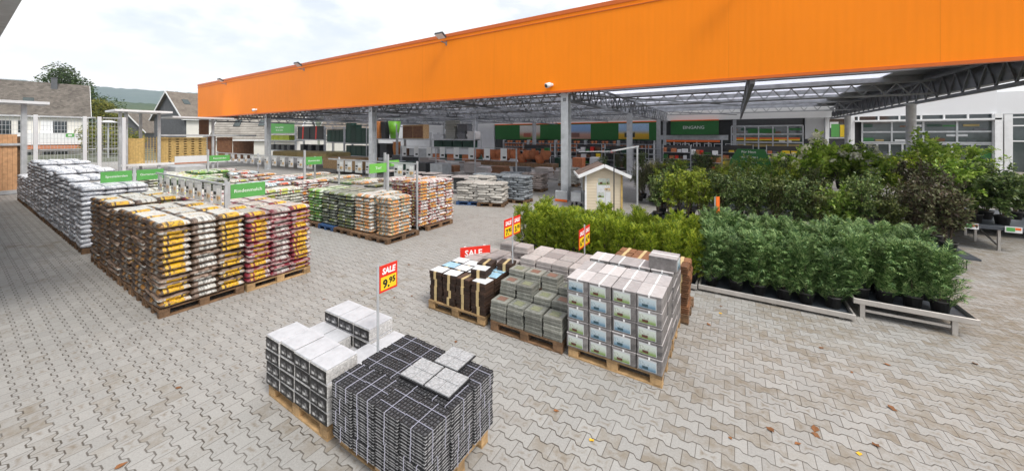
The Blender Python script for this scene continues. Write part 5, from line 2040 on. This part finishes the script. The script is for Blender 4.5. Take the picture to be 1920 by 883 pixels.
def shrub(kind, x, y, z, sc, label, group, name='potted_shrub', red=False):
    st, lf, bl = SH[kind][rnd.randrange(2)]
    o = thing(name, label, 'shrub', (x, y, z), rnd.uniform(0, 6.28), group)
    link('pot', REDPOT if red else BIGPOT, o)
    s = link('stem', st, o, (0, 0, .2))
    f = link('foliage', lf, o, (0, 0, .2))
    k = (sc * rnd.uniform(.88, 1.15), sc * rnd.uniform(.88, 1.15), sc * rnd.uniform(.82, 1.14))
    f.scale = k
    s.scale = k
    if bl:
        b = link('blossoms', bl, o, (0, 0, .2))
        b.scale = k
    return o


# first row of dark shrubs behind the conifers
DESC = {'maple': 'bright yellow green maple', 'full': 'dense dark green shrub', 'dark': 'dark green broad leaved shrub', 'dark2': 'tall dark green shrub', 'olive': 'dull olive leaved shrub', 'lime': 'yellow green leafy shrub', 'bright': 'bright green bushy shrub', 'purple': 'purple brown leaved shrub', 'grass': 'pale yellow grassy plant', 'hyd': 'hydrangea shrub with cream white blooms', 'grey': 'grey green feathery grass'}
rowA = ['dark', 'lime', 'lime', 'lime', 'dark', 'dark2', 'dark', 'olive', 'dark', 'olive', 'bright', 'dark', 'olive', 'purple', 'purple']
for r_, yy in enumerate((12.5, 13.3)):
    for i, kd in enumerate(rowA):
        shrub(kd, -2.2 + i * .455 + rnd.uniform(-.07, .07) + r_ * .1, yy + rnd.uniform(-.1, .1), .30, 1.16 if kd != 'purple' else 1.2, f'{DESC[kd]}, {ORD[i]} from left in the {("front", "second")[r_]} shrub row behind the conifers', 'shrubs behind the conifers')
for k_, (a, b) in enumerate(((-2.5, 0.95), (1.0, 4.6))):
    t = thing('plant_table', f'low grey plant table under the {("left", "right")[k_]} half of the shrub rows', 'plant table', (a, 12.1, 0))
    part('table_top', MB().box(0, b - a, 0, 1.7, .255, .295), M['greyplastic'], t)
    for lx in (.15, (b - a) / 2, b - a - .15):
        for ly in (.12, 1.55):
            part('leg', MB().box(lx - .025, lx + .025, ly - .025, ly + .025, .002, .254), M['alu'], t)
# feathery grasses behind the playhouse
for i in range(6):
    shrub('grey', -3.6 + (i % 3) * .5, 16.6 + (i // 3) * .7, .12, 1.55, f'{DESC["grey"]}, {ORD[i]} behind the playhouse', 'feathery grasses behind the playhouse')
for i in range(9):
    shrub(('lime', 'bright', 'lime', 'olive', 'lime')[i % 5], -2.7 + i * .62, 16.6 + rnd.uniform(-.3, .3), .35, 1.25, f'{DESC[("lime", "bright", "lime", "olive", "lime")[i % 5]]}, {ORD[i]} from left in the third shrub row', 'third shrub row')
for i in range(10):
    kd = ('dark', 'grass', 'grass', 'bright', 'grass', 'dark', 'bright', 'lime', 'hyd', 'bright')[i]
    shrub(kd, -1.4 + i * .68, 19.4 + rnd.uniform(-.3, .3), .45, 1.3, f'{DESC[kd]}, {ORD[i]} from left in the fourth shrub row', 'fourth shrub row')
for i in range(9):
    kd = ('olive', 'grass', 'grass', 'grass', 'hyd', 'hyd', 'bright', 'bright', 'lime')[i]
    shrub(kd, -1.2 + i * .78, 23.0 + rnd.uniform(-.4, .4), .5, 1.5, f'{DESC[kd]}, {ORD[i]} from left in the fifth shrub row', 'fifth shrub row')
for i in range(3):
    shrub('hyd', 2.9 + i * .62, 18.4 + .3 * i, 1.0, 1.75, f'{DESC["hyd"]} under the canopy edge, {ORD[i]} from left', 'tall hydrangeas')
# the right hand table
t = thing('plant_table', 'dark plant table with price strips and splayed grey legs at the right', 'plant table', (4.35, 14.7, 0))
part('table_top', MB().bbox(0, 2.1, -.1, 2.0, .56, .66, .01), M['greyplastic'], t)
for (lx, ly) in ((.3, .1), (1.55, .05), (1.5, 1.0), (.3, 1.8), (1.6, 1.8)):
    part('leg', MB().box(lx - .025, lx + .025, ly - .025, ly + .025, .002, .559), M['alu'], t)
part('stretcher', MB().beam((1.5, .95, .46), (1.55, .1, .12), .03), M['alu'], t)
for q in (1.0, 1.72):
    lb = part('price_strip', MB().box(q - .14, q + .14, -.135, -.112, .53, .68), M['white'], t)
    part('print', MB().box(q - .12, q + .02, -.139, -.136, .56, .66), M['green'], lb)
    part('print', MB().box(q + .025, q + .12, -.139, -.136, .60, .66), M['orange_sign'], lb)
for i in range(8):
    kd = ('purple', 'bright', 'full', 'full', 'lime', 'lime', 'bright', 'full')[i]
    shrub(kd, 4.6 + (i % 4) * .48, 14.95 + (i // 4) * .75, .663, 1.5, f'{DESC[kd]}, {ORD[i]} on the right hand table', 'shrubs on the right hand table', red=(i == 0))
# bright maples behind the round column's foot and further right
for i, (x, y, z, s, kd) in enumerate(((5.1, 18.2, .6, 1.8, 'maple'), (5.9, 18.6, .9, 2.0, 'maple'), (6.7, 18.9, .8, 1.8, 'maple'), (4.3, 19.6, .6, 1.6, 'maple'), (6.3, 16.9, .5, 1.2, 'lime'), (7.2, 17.2, .5, 1.1, 'lime'), (8.0, 18.6, .4, 1.2, 'dark'), (8.9, 19.6, .4, 1.2, 'maple'), (9.8, 20.5, .4, 1.1, 'hyd'))):
    shrub(kd, x, y, z, s, f'{DESC[kd]} near the round right hand column, {ORD[i]} from left', 'tall shrubs by the right hand column')
t = thing('plant_table', 'second grey plant table at the right edge carrying bright shrubs', 'plant table', (4.0, 17.4, 0))
part('table_top', MB().bbox(0, 4.6, -.7, 2.6, .30, .38, .01), M['greyplastic'], t)
for (lx, ly) in ((.3, -.5), (4.2, -.5), (.3, 2.4), (4.2, 2.4)):
    part('leg', MB().box(lx - .025, lx + .025, ly - .025, ly + .025, .002, .299), M['alu'], t)
for k_ in range(3):
    t = thing('plant_table', f'low plant bench in the shrub rows under the canopy, {ORD[k_]} back', 'plant table', (-2.9, 16.1 + k_ * 3.1, 0))
    part('table_top', MB().bbox(0, 6.6, 0, 1.1 if k_ < 2 else 1.4, .27 + k_ * .08, .33 + k_ * .08, .01), M['greyplastic'], t)
    for lx in (.3, 3.2, 6.2):
        for ly in (.1, .95):
            part('leg', MB().box(lx - .025, lx + .025, ly - .025, ly + .025, .002, .269 + k_ * .08), M['alu'], t)

# ================================================================== PLAYHOUSE, FRAME, GREEN HOUSE SIGN
ph = thing('garden_playhouse', 'small pale wooden playhouse with white trimmed gable roof', 'playhouse', (-4.55, 14.35, 0), radians(27))
W2, D2, E2, R2 = 1.45, 1.5, 1.5, 1.82
M['pine'] = mat_corrug('pale_pine_logs', (0.66, 0.57, 0.43), 'z', .12, 0.6, 0.22, 0.08)
f = MB()
f.add([(-W2 / 2, 0, 0), (W2 / 2, 0, 0), (W2 / 2, 0, E2), (0, 0, R2), (-W2 / 2, 0, E2), (-W2 / 2, .05, 0), (W2 / 2, .05, 0), (W2 / 2, .05, E2), (0, .05, R2), (-W2 / 2, .05, E2)],
      [(0, 1, 2, 3, 4), (9, 8, 7, 6, 5), (0, 4, 9, 5), (1, 6, 7, 2)])
part('front_wall', f, M['pine'], ph)
part('side_wall', MB().box(-W2 / 2 + .002, -W2 / 2 + .05, .052, D2, 0, .62), M['white'], ph)
part('side_wall', MB().box(W2 / 2 - .05, W2 / 2 - .002, .052, D2, 0, E2), M['pine'], ph)
part('back_wall', MB().box(-W2 / 2 + .052, W2 / 2 - .052, D2 - .05, D2 - .002, 0, E2), M['pine'], ph)
for (cx, cy) in ((-W2 / 2 - .03, -.03), (W2 / 2 - .04, -.03), (-W2 / 2 - .03, D2 - .04)):
    part('corner_post', MB().box(cx, cx + .075, cy, cy + .075 if cy > 0 else cy + .028, 0, E2 - .02), M['white'] if cx < 0 else M['yellowwood'], ph)
sl_ = (R2 - E2) / (W2 / 2)
for sgn, mm in ((-1, 'roofred'), (1, 'roofred')):
    M.setdefault('roofred', plain('green_red_felt', (0.16, 0.11, 0.09), 0.85, 0, 0.5, 3))
    f = MB()
    xo = W2 / 2 + .3
    zo = R2 - sl_ * xo
    f.add([(0, -.22, R2 + .05), (sgn * xo, -.22, zo + .05), (sgn * xo, D2 + .2, zo + .05), (0, D2 + .2, R2 + .05), (0, -.22, R2), (sgn * xo, -.22, zo), (sgn * xo, D2 + .2, zo), (0, D2 + .2, R2)],
          [(0, 1, 2, 3), (7, 6, 5, 4), (0, 4, 5, 1), (1, 5, 6, 2), (2, 6, 7, 3)])
    rf = part('roof', f, M['roofred'], ph)
    f = MB()
    f.beam((0, -.245, R2 + .0), (sgn * (xo + .02), -.245, zo + .0), .04, .13)
    part('bargeboard', f, M['white'], rf)
    f = MB()
    f.beam((sgn * (xo + .025), -.22, zo + .01), (sgn * (xo + .025), D2 + .2, zo + .01), .03, .1)
    part('eave_board', f, M['white'], rf)
for (a, b, c, d, mm) in ((-.22, .1, 1.02, 1.28, 'pic_green'), (.12, .24, 1.04, 1.28, 'pic_green'), (-.24, .02, .74, .98, 'cover'), (.04, .26, .78, 1.0, 'pic_orange'), (-.24, .02, .50, .71, 'pic_green'), (-.25, .05, .12, .48, 'cover'), (.08, .28, .2, .74, 'cover')):
    part('notice', MB().box(a, b, -.012, -.0065, c, d), M[mm], ph)

part('door', MB().box(-.27, .07, -.0055, -.0012, .03, 1.1), M['offwhite'], ph)

fr = thing('metal_frame', 'thin grey metal hanging frame with two posts by the playhouse', 'frame', (-3.72, 12.95, 0))
part('post', MB().tube([(0, 0, 0), (0, 0, 2.48)], .022, 8), M['darkgrey'], fr)
part('post', MB().tube([(.55, 1.2, 0), (.55, 1.2, 2.62)], .035, 8), M['galv'], fr)
part('crossbar', MB().beam((-.05, -.05, 2.47), (.58, 1.25, 2.62), .05), M['galv'], fr)
part('crossbar', MB().beam((-1.45, .25, 2.40), (.02, 0, 2.46), .035), M['galv'], fr)
tr = thing('trolley', 'small wire trolley beside the tall grey column', 'trolley', (-5.95, 14.2, 0))
f = MB()
for xx in (0, .5):
    f.tube([(xx, 0, .25), (xx, 0, .85)], .016, 6)
f.tube([(0, 0, .85), (.5, 0, .85)], .016, 6)
part('handle', f, M['darkgrey'], tr)
part('basket', MB().box(-.02, .52, .02, .7, .25, .62), M['galv'], tr)
for xx in (.05, .45):
    for yy in (.1, .6):
        part('wheel', MB().tube([(xx - .02, yy, .09), (xx + .02, yy, .09)], .088, 10), M['black'], tr)
cb = thing('column_guard', 'orange and white crash guard at the foot of the tall column', 'guard', (-6.75, 15.25, 0))
part('board', MB().bbox(-.3, .3, -.2, -.1, .0, .5, .02), M['galv'], cb)
part('stripe', MB().box(-.3, .3, -.112 - .1, -.101 - .1, .02, .12), M['orange_sign'], cb)

gs = thing('house_sign', 'dark green house shaped board with white lines of text among the shrubs', 'sign', (.66, 21.9, 0))
f = MB()
pts = [(-.98, 1.0), (.98, 1.0), (.85, 1.75), (.62, 2.35), (-.55, 2.35), (-.86, 1.75)]
f.add([(a, 0, c) for a, c in pts] + [(a, .06, c) for a, c in pts], [(0, 1, 2, 3, 4, 5), (11, 10, 9, 8, 7, 6)] + [(i, i + 6, (i + 1) % 6 + 6, (i + 1) % 6) for i in range(6)])
bd = part('board', f, M['green_dark'], gs)
for i, s_ in enumerate(('Für Haus', 'und Garten', 'Blühendes', 'für alle', 'Jahreszeiten')):
    text_part(s_, .17, M['inkw'], bd, (.0 - .05, -.004, 2.2 - i * .26), (radians(90), 0, 0))
for q in (-.8, .8):
    part('post', MB().box(q - .04, q + .04, .065, .13, 0, 1.9), M['galv'], gs)

# ================================================================== RACKS UNDER THE CANOPY
def rack(label, x0, x1, y, top, levels, dep=1.1):
    t = thing('storage_rack', label, 'rack', (x0, y, 0), 0, 'steel racks under the canopy')
    w_ = x1 - x0
    for xx in (0.05, w_ - .05):
        for yy in (0, dep):
            part('upright', MB().box(xx - .05, xx + .05, yy - .04, yy + .04, 0, top), M['galv'], t)
    for z in levels:
        f = MB()
        f.box(.102, w_ - .102, -.03, .03, z - .12, z)
        f.box(.102, w_ - .102, dep - .03, dep + .03, z - .12, z)
        f.box(.102, w_ - .102, .032, dep - .032, z - .06, z - .01)
        part('shelf', f, M['galv'], t)
    return t


Yr = 26.0
R = [(-60.0, -51.7, 4.3, (1.0, 2.45, 3.4), 'lime and black goods'), (-51.5, -44.6, 4.4, (1.0, 2.6), 'black panels with red stripes'), (-44.4, -40.4, 4.2, (.9, 2.3, 4.1), 'dark green boxes'), (-40.3, -36.0, 4.2, (.7, 2.2), 'dark green crates'),
     (-35.6, -30.9, 4.3, (.6, 2.75), 'tall plant pots'), (-30.8, -25.9, 3.4, (.6, 2.75), 'wooden planters'), (-25.8, -20.3, 3.4, (.7, 1.9, 2.75), 'slabs and green boxes')]
for x0, x1, tp, lv, wh in R:
    rack(f'grey steel rack holding {wh} under the canopy', x0, x1, Yr, tp, lv)


def goods(name, cat, label, mb, m_, loc, group=None, rot=(0, 0, 0), smooth=False):
    return solid(name, mb, m_, label, cat, loc, rot, group, smooth)


# green header sign on the first rack
hs = thing('rack_header', 'green header board with two white text lines on the far left rack', 'sign', (-58.0, 25.93, 3.45))
b_ = part('board', MB().box(-2.0, 6.2, -.03, 0, 0, 1.45), M['green'], hs)
text_part('Erden und Mulch', .34, M['inkw'], b_, (2.1, -.032, .85), (radians(90), 0, 0))
text_part('für den Garten', .34, M['inkw'], b_, (2.1, -.032, .45), (radians(90), 0, 0))
for i in range(4):
    goods('stacked_crate', 'crate', f'lime green pack on the far left rack, {ORD[i]} from left', MB().bbox(-.7, .7, 0, .8, 0, .7, .02), M['limepack'] if 'limepack' in M else M.setdefault('limepack', plain('lime_pack', (0.30, 0.36, 0.02), .5, 0, .3)), (-58.8 + i * 1.5, 26.1, 2.46), 'lime packs')
for i in range(4):
    goods('storage_crate', 'crate', f'black crate on the lower shelf of the far left rack, {ORD[i]} from left', MB().bbox(-.42, .42, 0, .8, 0, .8, .02), M['darkgrey'], (-58.6 + i * 1.6, 26.1, 1.01), 'black crates')
for i in range(2):
    t = thing('leaning_panel', f'black panel with red stripe on the rack, {("left", "right")[i]} one', 'panel', (-49.8 + i * 3.2, 26.1, 2.61), 0, 'black panels')
    part('panel', MB().box(-1.5, 1.45, 0, .3, 0, 1.75), M['black'], t)
    part('stripe', MB().beam((-.2, -.008, .02), (-.5 + .45, -.008, 1.72), .28, .01, up=(0, 1, 0)), M['red'], t)
for i in range(3):
    goods('storage_crate', 'crate', f'black crate below the striped panels, {ORD[i]} from left', MB().bbox(-.42, .42, 0, .8, 0, .9, .02), M['black'], (-50.2 + i * 1.9, 26.1, 1.01), 'black crates')
for i in range(4):
    goods('tall_box', 'box', f'tall dark green box on the rack, {ORD[i]} from left', MB().bbox(-.42, .42, 0, .8, 0, 1.55, .02), M['darkgreen_box'], (-43.8 + i * .9, 26.1, 2.31), 'tall dark green boxes')
for i in range(4):
    goods('tall_box', 'box', f'dark green bin on the high rack left of the tall column, {ORD[i]} from left', MB().bbox(-.48, .48, 0, .8, 0, (2.4, 2.2, 1.8, 1.7)[i], .02), M['darkgreen_box'], (-39.7 + i * 1.0, 26.1, 2.21), 'dark green bins')
    goods('tall_box', 'box', f'dark green bin on the lower shelf left of the tall column, {ORD[i]} from left', MB().bbox(-.45, .45, 0, .8, 0, 1.2, .02), M['darkgreen_box'], (-39.7 + i * 1.0, 26.1, .71), 'dark green bins')


def vase(h, r):
    return MB().lathe([(r * .55, 0), (r * .62, .03), (r * .9, h * .45), (r * 1.0, h * .72), (r * .86, h * .9), (r * .98, h), (r * .85, h), (r * .75, h * .9)], 18)


goods('plant_pot', 'plant pot', 'tall orange urn on the upper shelf beside the lime pot', vase(1.95, .62), M['potorange'] if 'potorange' in M else M.setdefault('potorange', plain('orange_urn', (0.62, 0.23, 0.06), .5, 0, .15)), (-34.7, 26.6, 2.76), 'large plant pots', smooth=True)
goods('plant_pot', 'plant pot', 'tall dark planter between the orange urn and the lime pot', MB().lathe([(.42, 0), (.55, 1.9), (.48, 1.9), (.46, 1.7)], 4, square=False), M['darkgrey'], (-33.5, 26.6, 2.76), 'large plant pots')
goods('plant_pot', 'plant pot', 'tall lime green tapered pot on the upper shelf', MB().lathe([(.42, 0), (.68, 1.9), (.6, 1.9), (.55, 1.7)], 18), M['lime'], (-32.0, 26.6, 2.76), 'large plant pots', smooth=True)
goods('plant_pot', 'plant pot', 'slim orange urn on the lower shelf', vase(1.8, .45), M['potorange'], (-31.6, 26.6, .61), 'large plant pots', smooth=True)
for i in range(2):
    goods('plant_pot', 'plant pot', f'dark square planter on the lower shelf, {("left", "right")[i]} one', MB().bbox(-.6, .6, -.5, .5, 0, 1.6, .03), M['darkgrey'], (-34.8 + i * 1.5, 26.6, .61), 'large plant pots')
t = thing('wooden_planter', 'brown wooden cabinet on the upper shelf beside the lime pot', 'planter', (-30.2, 26.2, 2.76))
part('frame', MB().box(0, 3.1, 0, .8, 0, 1.45), M['wood'], t)
part('panel', MB().box(.1, 1.5, -.02, -.001, .1, 1.3), M['brownwood'], t)
part('panel', MB().box(1.6, 3.0, -.02, -.001, .1, 1.3), M['brownwood'], t)
for i in range(3):
    goods('planter_box', 'planter', f'grey metal planter on the lower shelf, {ORD[i]} from left', MB().bbox(-.6, .6, 0, .7, 0, 1.1, .02), M['galv'] if i != 0 else M['brownwood'], (-30.0 + i * 1.4, 26.2, .61), 'grey planters')
for i in range(4):
    goods('tall_box', 'box', f'dark green crate on the shelf under the slab stack, {ORD[i]} from left', MB().bbox(-.55, .55, 0, .8, 0, .7, .02), M['darkgreen_box'], (-25.0 + i * 1.25, 26.1, 1.91), 'dark green crates')
for i, (a, n, mm) in enumerate(((-25.0, 4, 'galv'), (-23.4, 15, 'slab_green'), (-21.9, 12, 'slate_wall'), (-20.9, 6, 'gravel_w'))):
    f = MB()
    rq = random.Random(i)
    for k in range(n):
        o_ = rq.uniform(-.08, .08)
        f.box(-.6 + o_, .6 + o_, 0, .8, k * .12, k * .12 + .105)
    goods('slab_stack', 'slab stack', f'uneven stack of {("flat trays", "grey green slabs", "dark slabs", "pale slabs")[i]} on top of the right rack', f, M[mm], (a, 26.1, 2.76), 'slab stacks')
for i in range(6):
    goods('plant_crate', 'crate', f'low dark crate on the rack bottom, {ORD[i]} from left', MB().bbox(-.5, .5, 0, .7, 0, .55, .02), M['darkgreen_box'] if i % 2 else M['terra'], (-25.2 + i * .95, 26.1, .71), 'low crates')

# tarp covered timber bundle and long white beam stacks in front of the racks
goods('covered_bundle', 'timber bundle', 'long olive brown bundle lying in front of the racks', MB().bbox(-5, 5, -1.2, 1.2, 0, .55, .12), M['tarp'], (-36, 19.5, .95))
goods('timber_stack', 'timber stack', 'low stack of pale planks beside the olive bundle', MB().bbox(-2.2, 2.2, -1, 1, 0, .9, .02), M['wood'], (-26.5, 17.6, .4))
# tag boards: white price tags on a rail before the racks
tg = thing('tag_rail', 'grey rail with hanging white price tags before the racks', 'rail', (-21.4, 20.5, 0))
part('bar', MB().box(-2.6, 9.0, -.02, .02, 2.16, 2.2), M['galv'], tg)
part('bar', MB().box(-2.6, 9.0, -.02, .02, 1.3, 1.34), M['galv'], tg)
for q in (-2.5, 1.5, 5.4, 8.9):
    part('post', MB().box(q - .04, q + .04, .022, .1, 0, 2.2), M['galv'], tg)


def b_tag():
    t = thing('price_tag', '', '')
    part('sheet', MB().box(-.26, .26, -.012, 0, -.8, 0), M['white'], t)
    part('price_print', MB().box(-.08, .18, -.016, -.0125, -.68, -.54), M['inkb'], t)
    return t


for i in range(8):
    make('tag', b_tag, (-23.4 + i * 1.42, 20.47, 2.16), (0, 0, 0), f'white hanging price tag, {ORD[i]} from left on the rail before the racks', 'price tag', 'white price tags on the rail')

# dark display racks and goods between the columns and the store front
DR = random.Random(91)
for i, (x, y, w_) in enumerate(((-13.2, 33.0, 2.6), (-9.6, 30.5, 2.4), (-5.6, 35.0, 2.4), (-3.0, 31.5, 2.2), (-17.5, 30.0, 3.0), (-1.0, 37.5, 2.4), (2.2, 36.0, 2.6), (5.0, 37.0, 2.4))):
    t = thing('display_rack', f'dark display rack of garden goods before the store front, {ORD[i]} of eight', 'rack', (x, y, 0), 0, 'dark display racks')
    for q in (0.03, w_ - .03):
        part('upright', MB().box(q - .03, q + .03, -.03, .03, 0, 2.3), M['galv'], t)
    part('back', MB().box(.07, w_ - .07, .2, .23, .1, 2.2), M['darkgrey'], t)
    for z in (.35, .95, 1.55):
        part('shelf', MB().box(.07, w_ - .07, -.25, .19, z, z + .04), M['galv'], t)
        a = .1
        while a < w_ - .4:
            L_ = DR.uniform(.2, .5)
            part('goods', MB().bbox(a, a + L_, -.2, .15, z + .042, z + .04 + DR.uniform(.15, .42), .01), M[DR.choice(('darkgrey', 'terra', 'darkgreen_box', 'black', 'slate_wall', 'brownwood', 'yellow', 'red', 'white', 'green_dark'))], t)
            a += L_ + DR.uniform(.03, .15)
for i in range(9):
    t = thing('clothes_stand', f'tall thin steel display gate near the store entrance, {ORD[i]} from left', 'stand', (-7.4 + i * .95, 40.5 + (i % 3) * .7, 0), 0, 'steel display gates')
    for q in (0, .6):
        part('post', MB().box(q - .03, q + .03, -.03, .03, 0, 2.3), M['galv'], t)
    part('crossbar', MB().box(.03, .57, -.025, .025, 2.22, 2.29), M['galv'], t)
for i in range(7):
    shrub(('dark', 'grey', 'olive', 'dark2', 'grass', 'dark', 'lime')[i], -8.8 + i * .95, 27.6 + (i % 2) * .8, .02, 1.35, f'potted shrub standing on the floor behind the playhouse, {ORD[i]} from left', 'floor plants behind the playhouse')

# terracotta shelving in front of the store
for s_ in range(5):
    x0 = -29.5 + s_ * 4.3
    t = thing('display_shelf', f'long shelf of terracotta pots below the green frieze, {ORD[s_]} from left', 'shelf', (x0, 44.6, 0), 0, 'shelves of terracotta pots')
    for q in (.05, 4.2):
        part('upright', MB().box(q - .04, q + .04, 0, .7, 0, 2.5), M['galv'], t)
    for z in (.35, .95, 1.55, 2.05):
        part('shelf', MB().box(.1, 4.15, 0, .7, z - .05, z), M['galv'], t)
PT = vase(.34, .2).mesh('terracotta_pot', M['terra'], True)
PD = vase(.36, .22).mesh('dark_pot', M['darkgrey'], True)
n_ = 0
for s_ in range(5):
    for z, nm in ((1.56, 'upper'), (.96, 'middle'), (2.06, 'top')):
        for i in range(8):
            dk = (nm == 'top' and (i + s_) % 3 == 0) or (s_ == 4 and nm != 'upper')
            o = link('plant_pot', PD if dk else PT, None, (-29.5 + s_ * 4.3 + .4 + i * .48, 44.85, z))
            tag(o, f'{"dark" if dk else "terracotta"} pot, {ORD[i]} on the {nm} board of the {ORD[s_]} shelf under the frieze', 'plant pot', 'pots on the long shelves')
for i in range(14):
    rq = random.Random(i)
    o = link('plant_pot', PT, None, (-19.5 + i * .55, 24.8 + rq.uniform(-.3, .3), .9 + (.3 if i % 3 else 0)))
    o.scale = (2.2, 2.2, 2.0)
    tag(o, f'large terracotta pot stacked behind the gravel bags, {ORD[i]} from left', 'plant pot', 'large terracotta pots')
goods('pot_bench', 'bench', 'low wooden bench under the large terracotta pots', MB().bbox(-4.2, 4.2, -.6, .6, .6, .9, .02).box(-4, -3.8, -.5, .5, 0, .6).box(3.8, 4, -.5, .5, 0, .6), M['wood_dark'], (-15.8, 24.8, 0))
for i in range(5):
    f = MB()
    f.bbox(-.6, .6, -.5, .5, 0, .85, .03)
    goods('goods_crate', 'crate', f'dark crate of goods behind the gravel bags, {ORD[i]} from left', f, (M['darkgrey'], M['galv'], M['darkgreen_box'])[i % 3], (-24.5 + i * 1.6, 19.2, .2), 'crates of goods')
for i in range(5):
    t = thing('flower_rack', f'grey flower rack left of the store entrance, {ORD[i]} from left', 'rack', (-12.0 + i * 1.5, 38.5, 0), 0, 'flower racks')
    for q in (0, 1.2):
        part('upright', MB().box(q - .03, q + .03, -.03, .03, 0, 2.2), M['galv'], t)
    for z in (.5, 1.1, 1.7):
        part('shelf', MB().box(.04, 1.16, -.3, .3, z, z + .05), M['galv'], t)

# more stock on the floor between the racks
SR = random.Random(17)
for i in range(12):
    x, y = -27.5 + i * 1.6, 22.3 + SR.uniform(-.4, .4)
    n = SR.randint(4, 9)
    f = MB()
    for k in range(n):
        o_ = SR.uniform(-.04, .04)
        f.bbox(-.55 + o_, .55 + o_, -.4, .4, k * .13, k * .13 + .122, .01)
    goods('slab_stack', 'slab stack', f'low stack of garden slabs on the floor before the racks, {ORD[i]} from left', f, M[SR.choice(('slab_green', 'slate_wall', 'slab_pink', 'darkgrey', 'slate_rust', 'carton_top'))], (x, y, .15), 'floor slab stacks')
for i in range(10):
    f = MB()
    f.bbox(-.5, .5, -.4, .4, 0, SR.uniform(.5, 1.1), .03)
    goods('goods_crate', 'crate', f'goods crate on the floor before the far shelves, {ORD[i]} from left', f, M[SR.choice(('darkgrey', 'darkgreen_box', 'terra', 'brownwood', 'offwhite', 'slate_wall'))], (-26 + i * 1.7, 31.5 + SR.uniform(-1, 1), .02), 'floor crates')

# ================================================================== FALLEN LEAVES
def dry_mesh(seed, m_):
    rq = random.Random(seed)
    mb = MB()
    pts = []
    n = 9
    for i in range(n):
        a = 2 * pi * i / n
        r = (.028 + .012 * (i % 2)) * rq.uniform(.75, 1.2)
        pts.append((cos(a) * r * 1.35, sin(a) * r, .006 + .008 * rq.random()))
    mb.add([(0, 0, .003)] + pts, [(0, i + 1, (i + 1) % n + 1) for i in range(n)])
    return mb.mesh('fallen_leaf', m_)


DL = [dry_mesh(s, M['dryleaf']) for s in (1, 2, 3)]
GL = dry_mesh(4, M['goldleaf'])
rq = random.Random(55)
spots = [(rq.uniform(-2.0, 4.5), rq.uniform(2.4, 7.4)) for _ in range(40)] + [(rq.uniform(-7.2, -3.4), rq.uniform(.8, 6.5)) for _ in range(16)]
for i, (x, y) in enumerate(spots):
    if -4.7 < x < -.5 and 4.3 < y < 7.2 or -4.8 < x < -1.9 and 1.9 < y < 3.1:
        continue
    o = link('fallen_leaf', rq.choice(DL), None, (x, y, .002), (rq.uniform(-.2, .2), rq.uniform(-.2, .2), rq.uniform(0, 6)))
    s = rq.uniform(.45, .95)
    o.scale = (s, s, s)
    tag(o, 'small dry brown leaf lying on the grey pavers', 'leaf', 'dry brown leaves on the pavers')
for (x, y) in ((-4.1, .75), (-1.2, 3.4), (0.3, 3.2), (1.0, 4.6), (-.2, 7.0)):
    o = link('yellow_leaf', GL, None, (x, y, .002), (.1, 0, rq.uniform(0, 6)))
    o.scale = (.6, .6, .6)
    tag(o, 'small bright yellow leaf lying on the grey pavers', 'leaf', 'yellow leaves on the pavers')
# ================================================================== AIR
hz, t_ = newmat('haze')
pv = t_.n('ShaderNodeVolumePrincipled', {'Color': (0.86, 0.92, 1.0, 1), 'Density': 0.00020, 'Anisotropy': 0.0})
ov = t_.n('ShaderNodeOutputMaterial')
hz.node_tree.links.new(pv.outputs[0], ov.inputs['Volume'])
struct('haze', MB().box(-3300, 3300, -3300, 3300, -60, 460), hz, 'stuff')
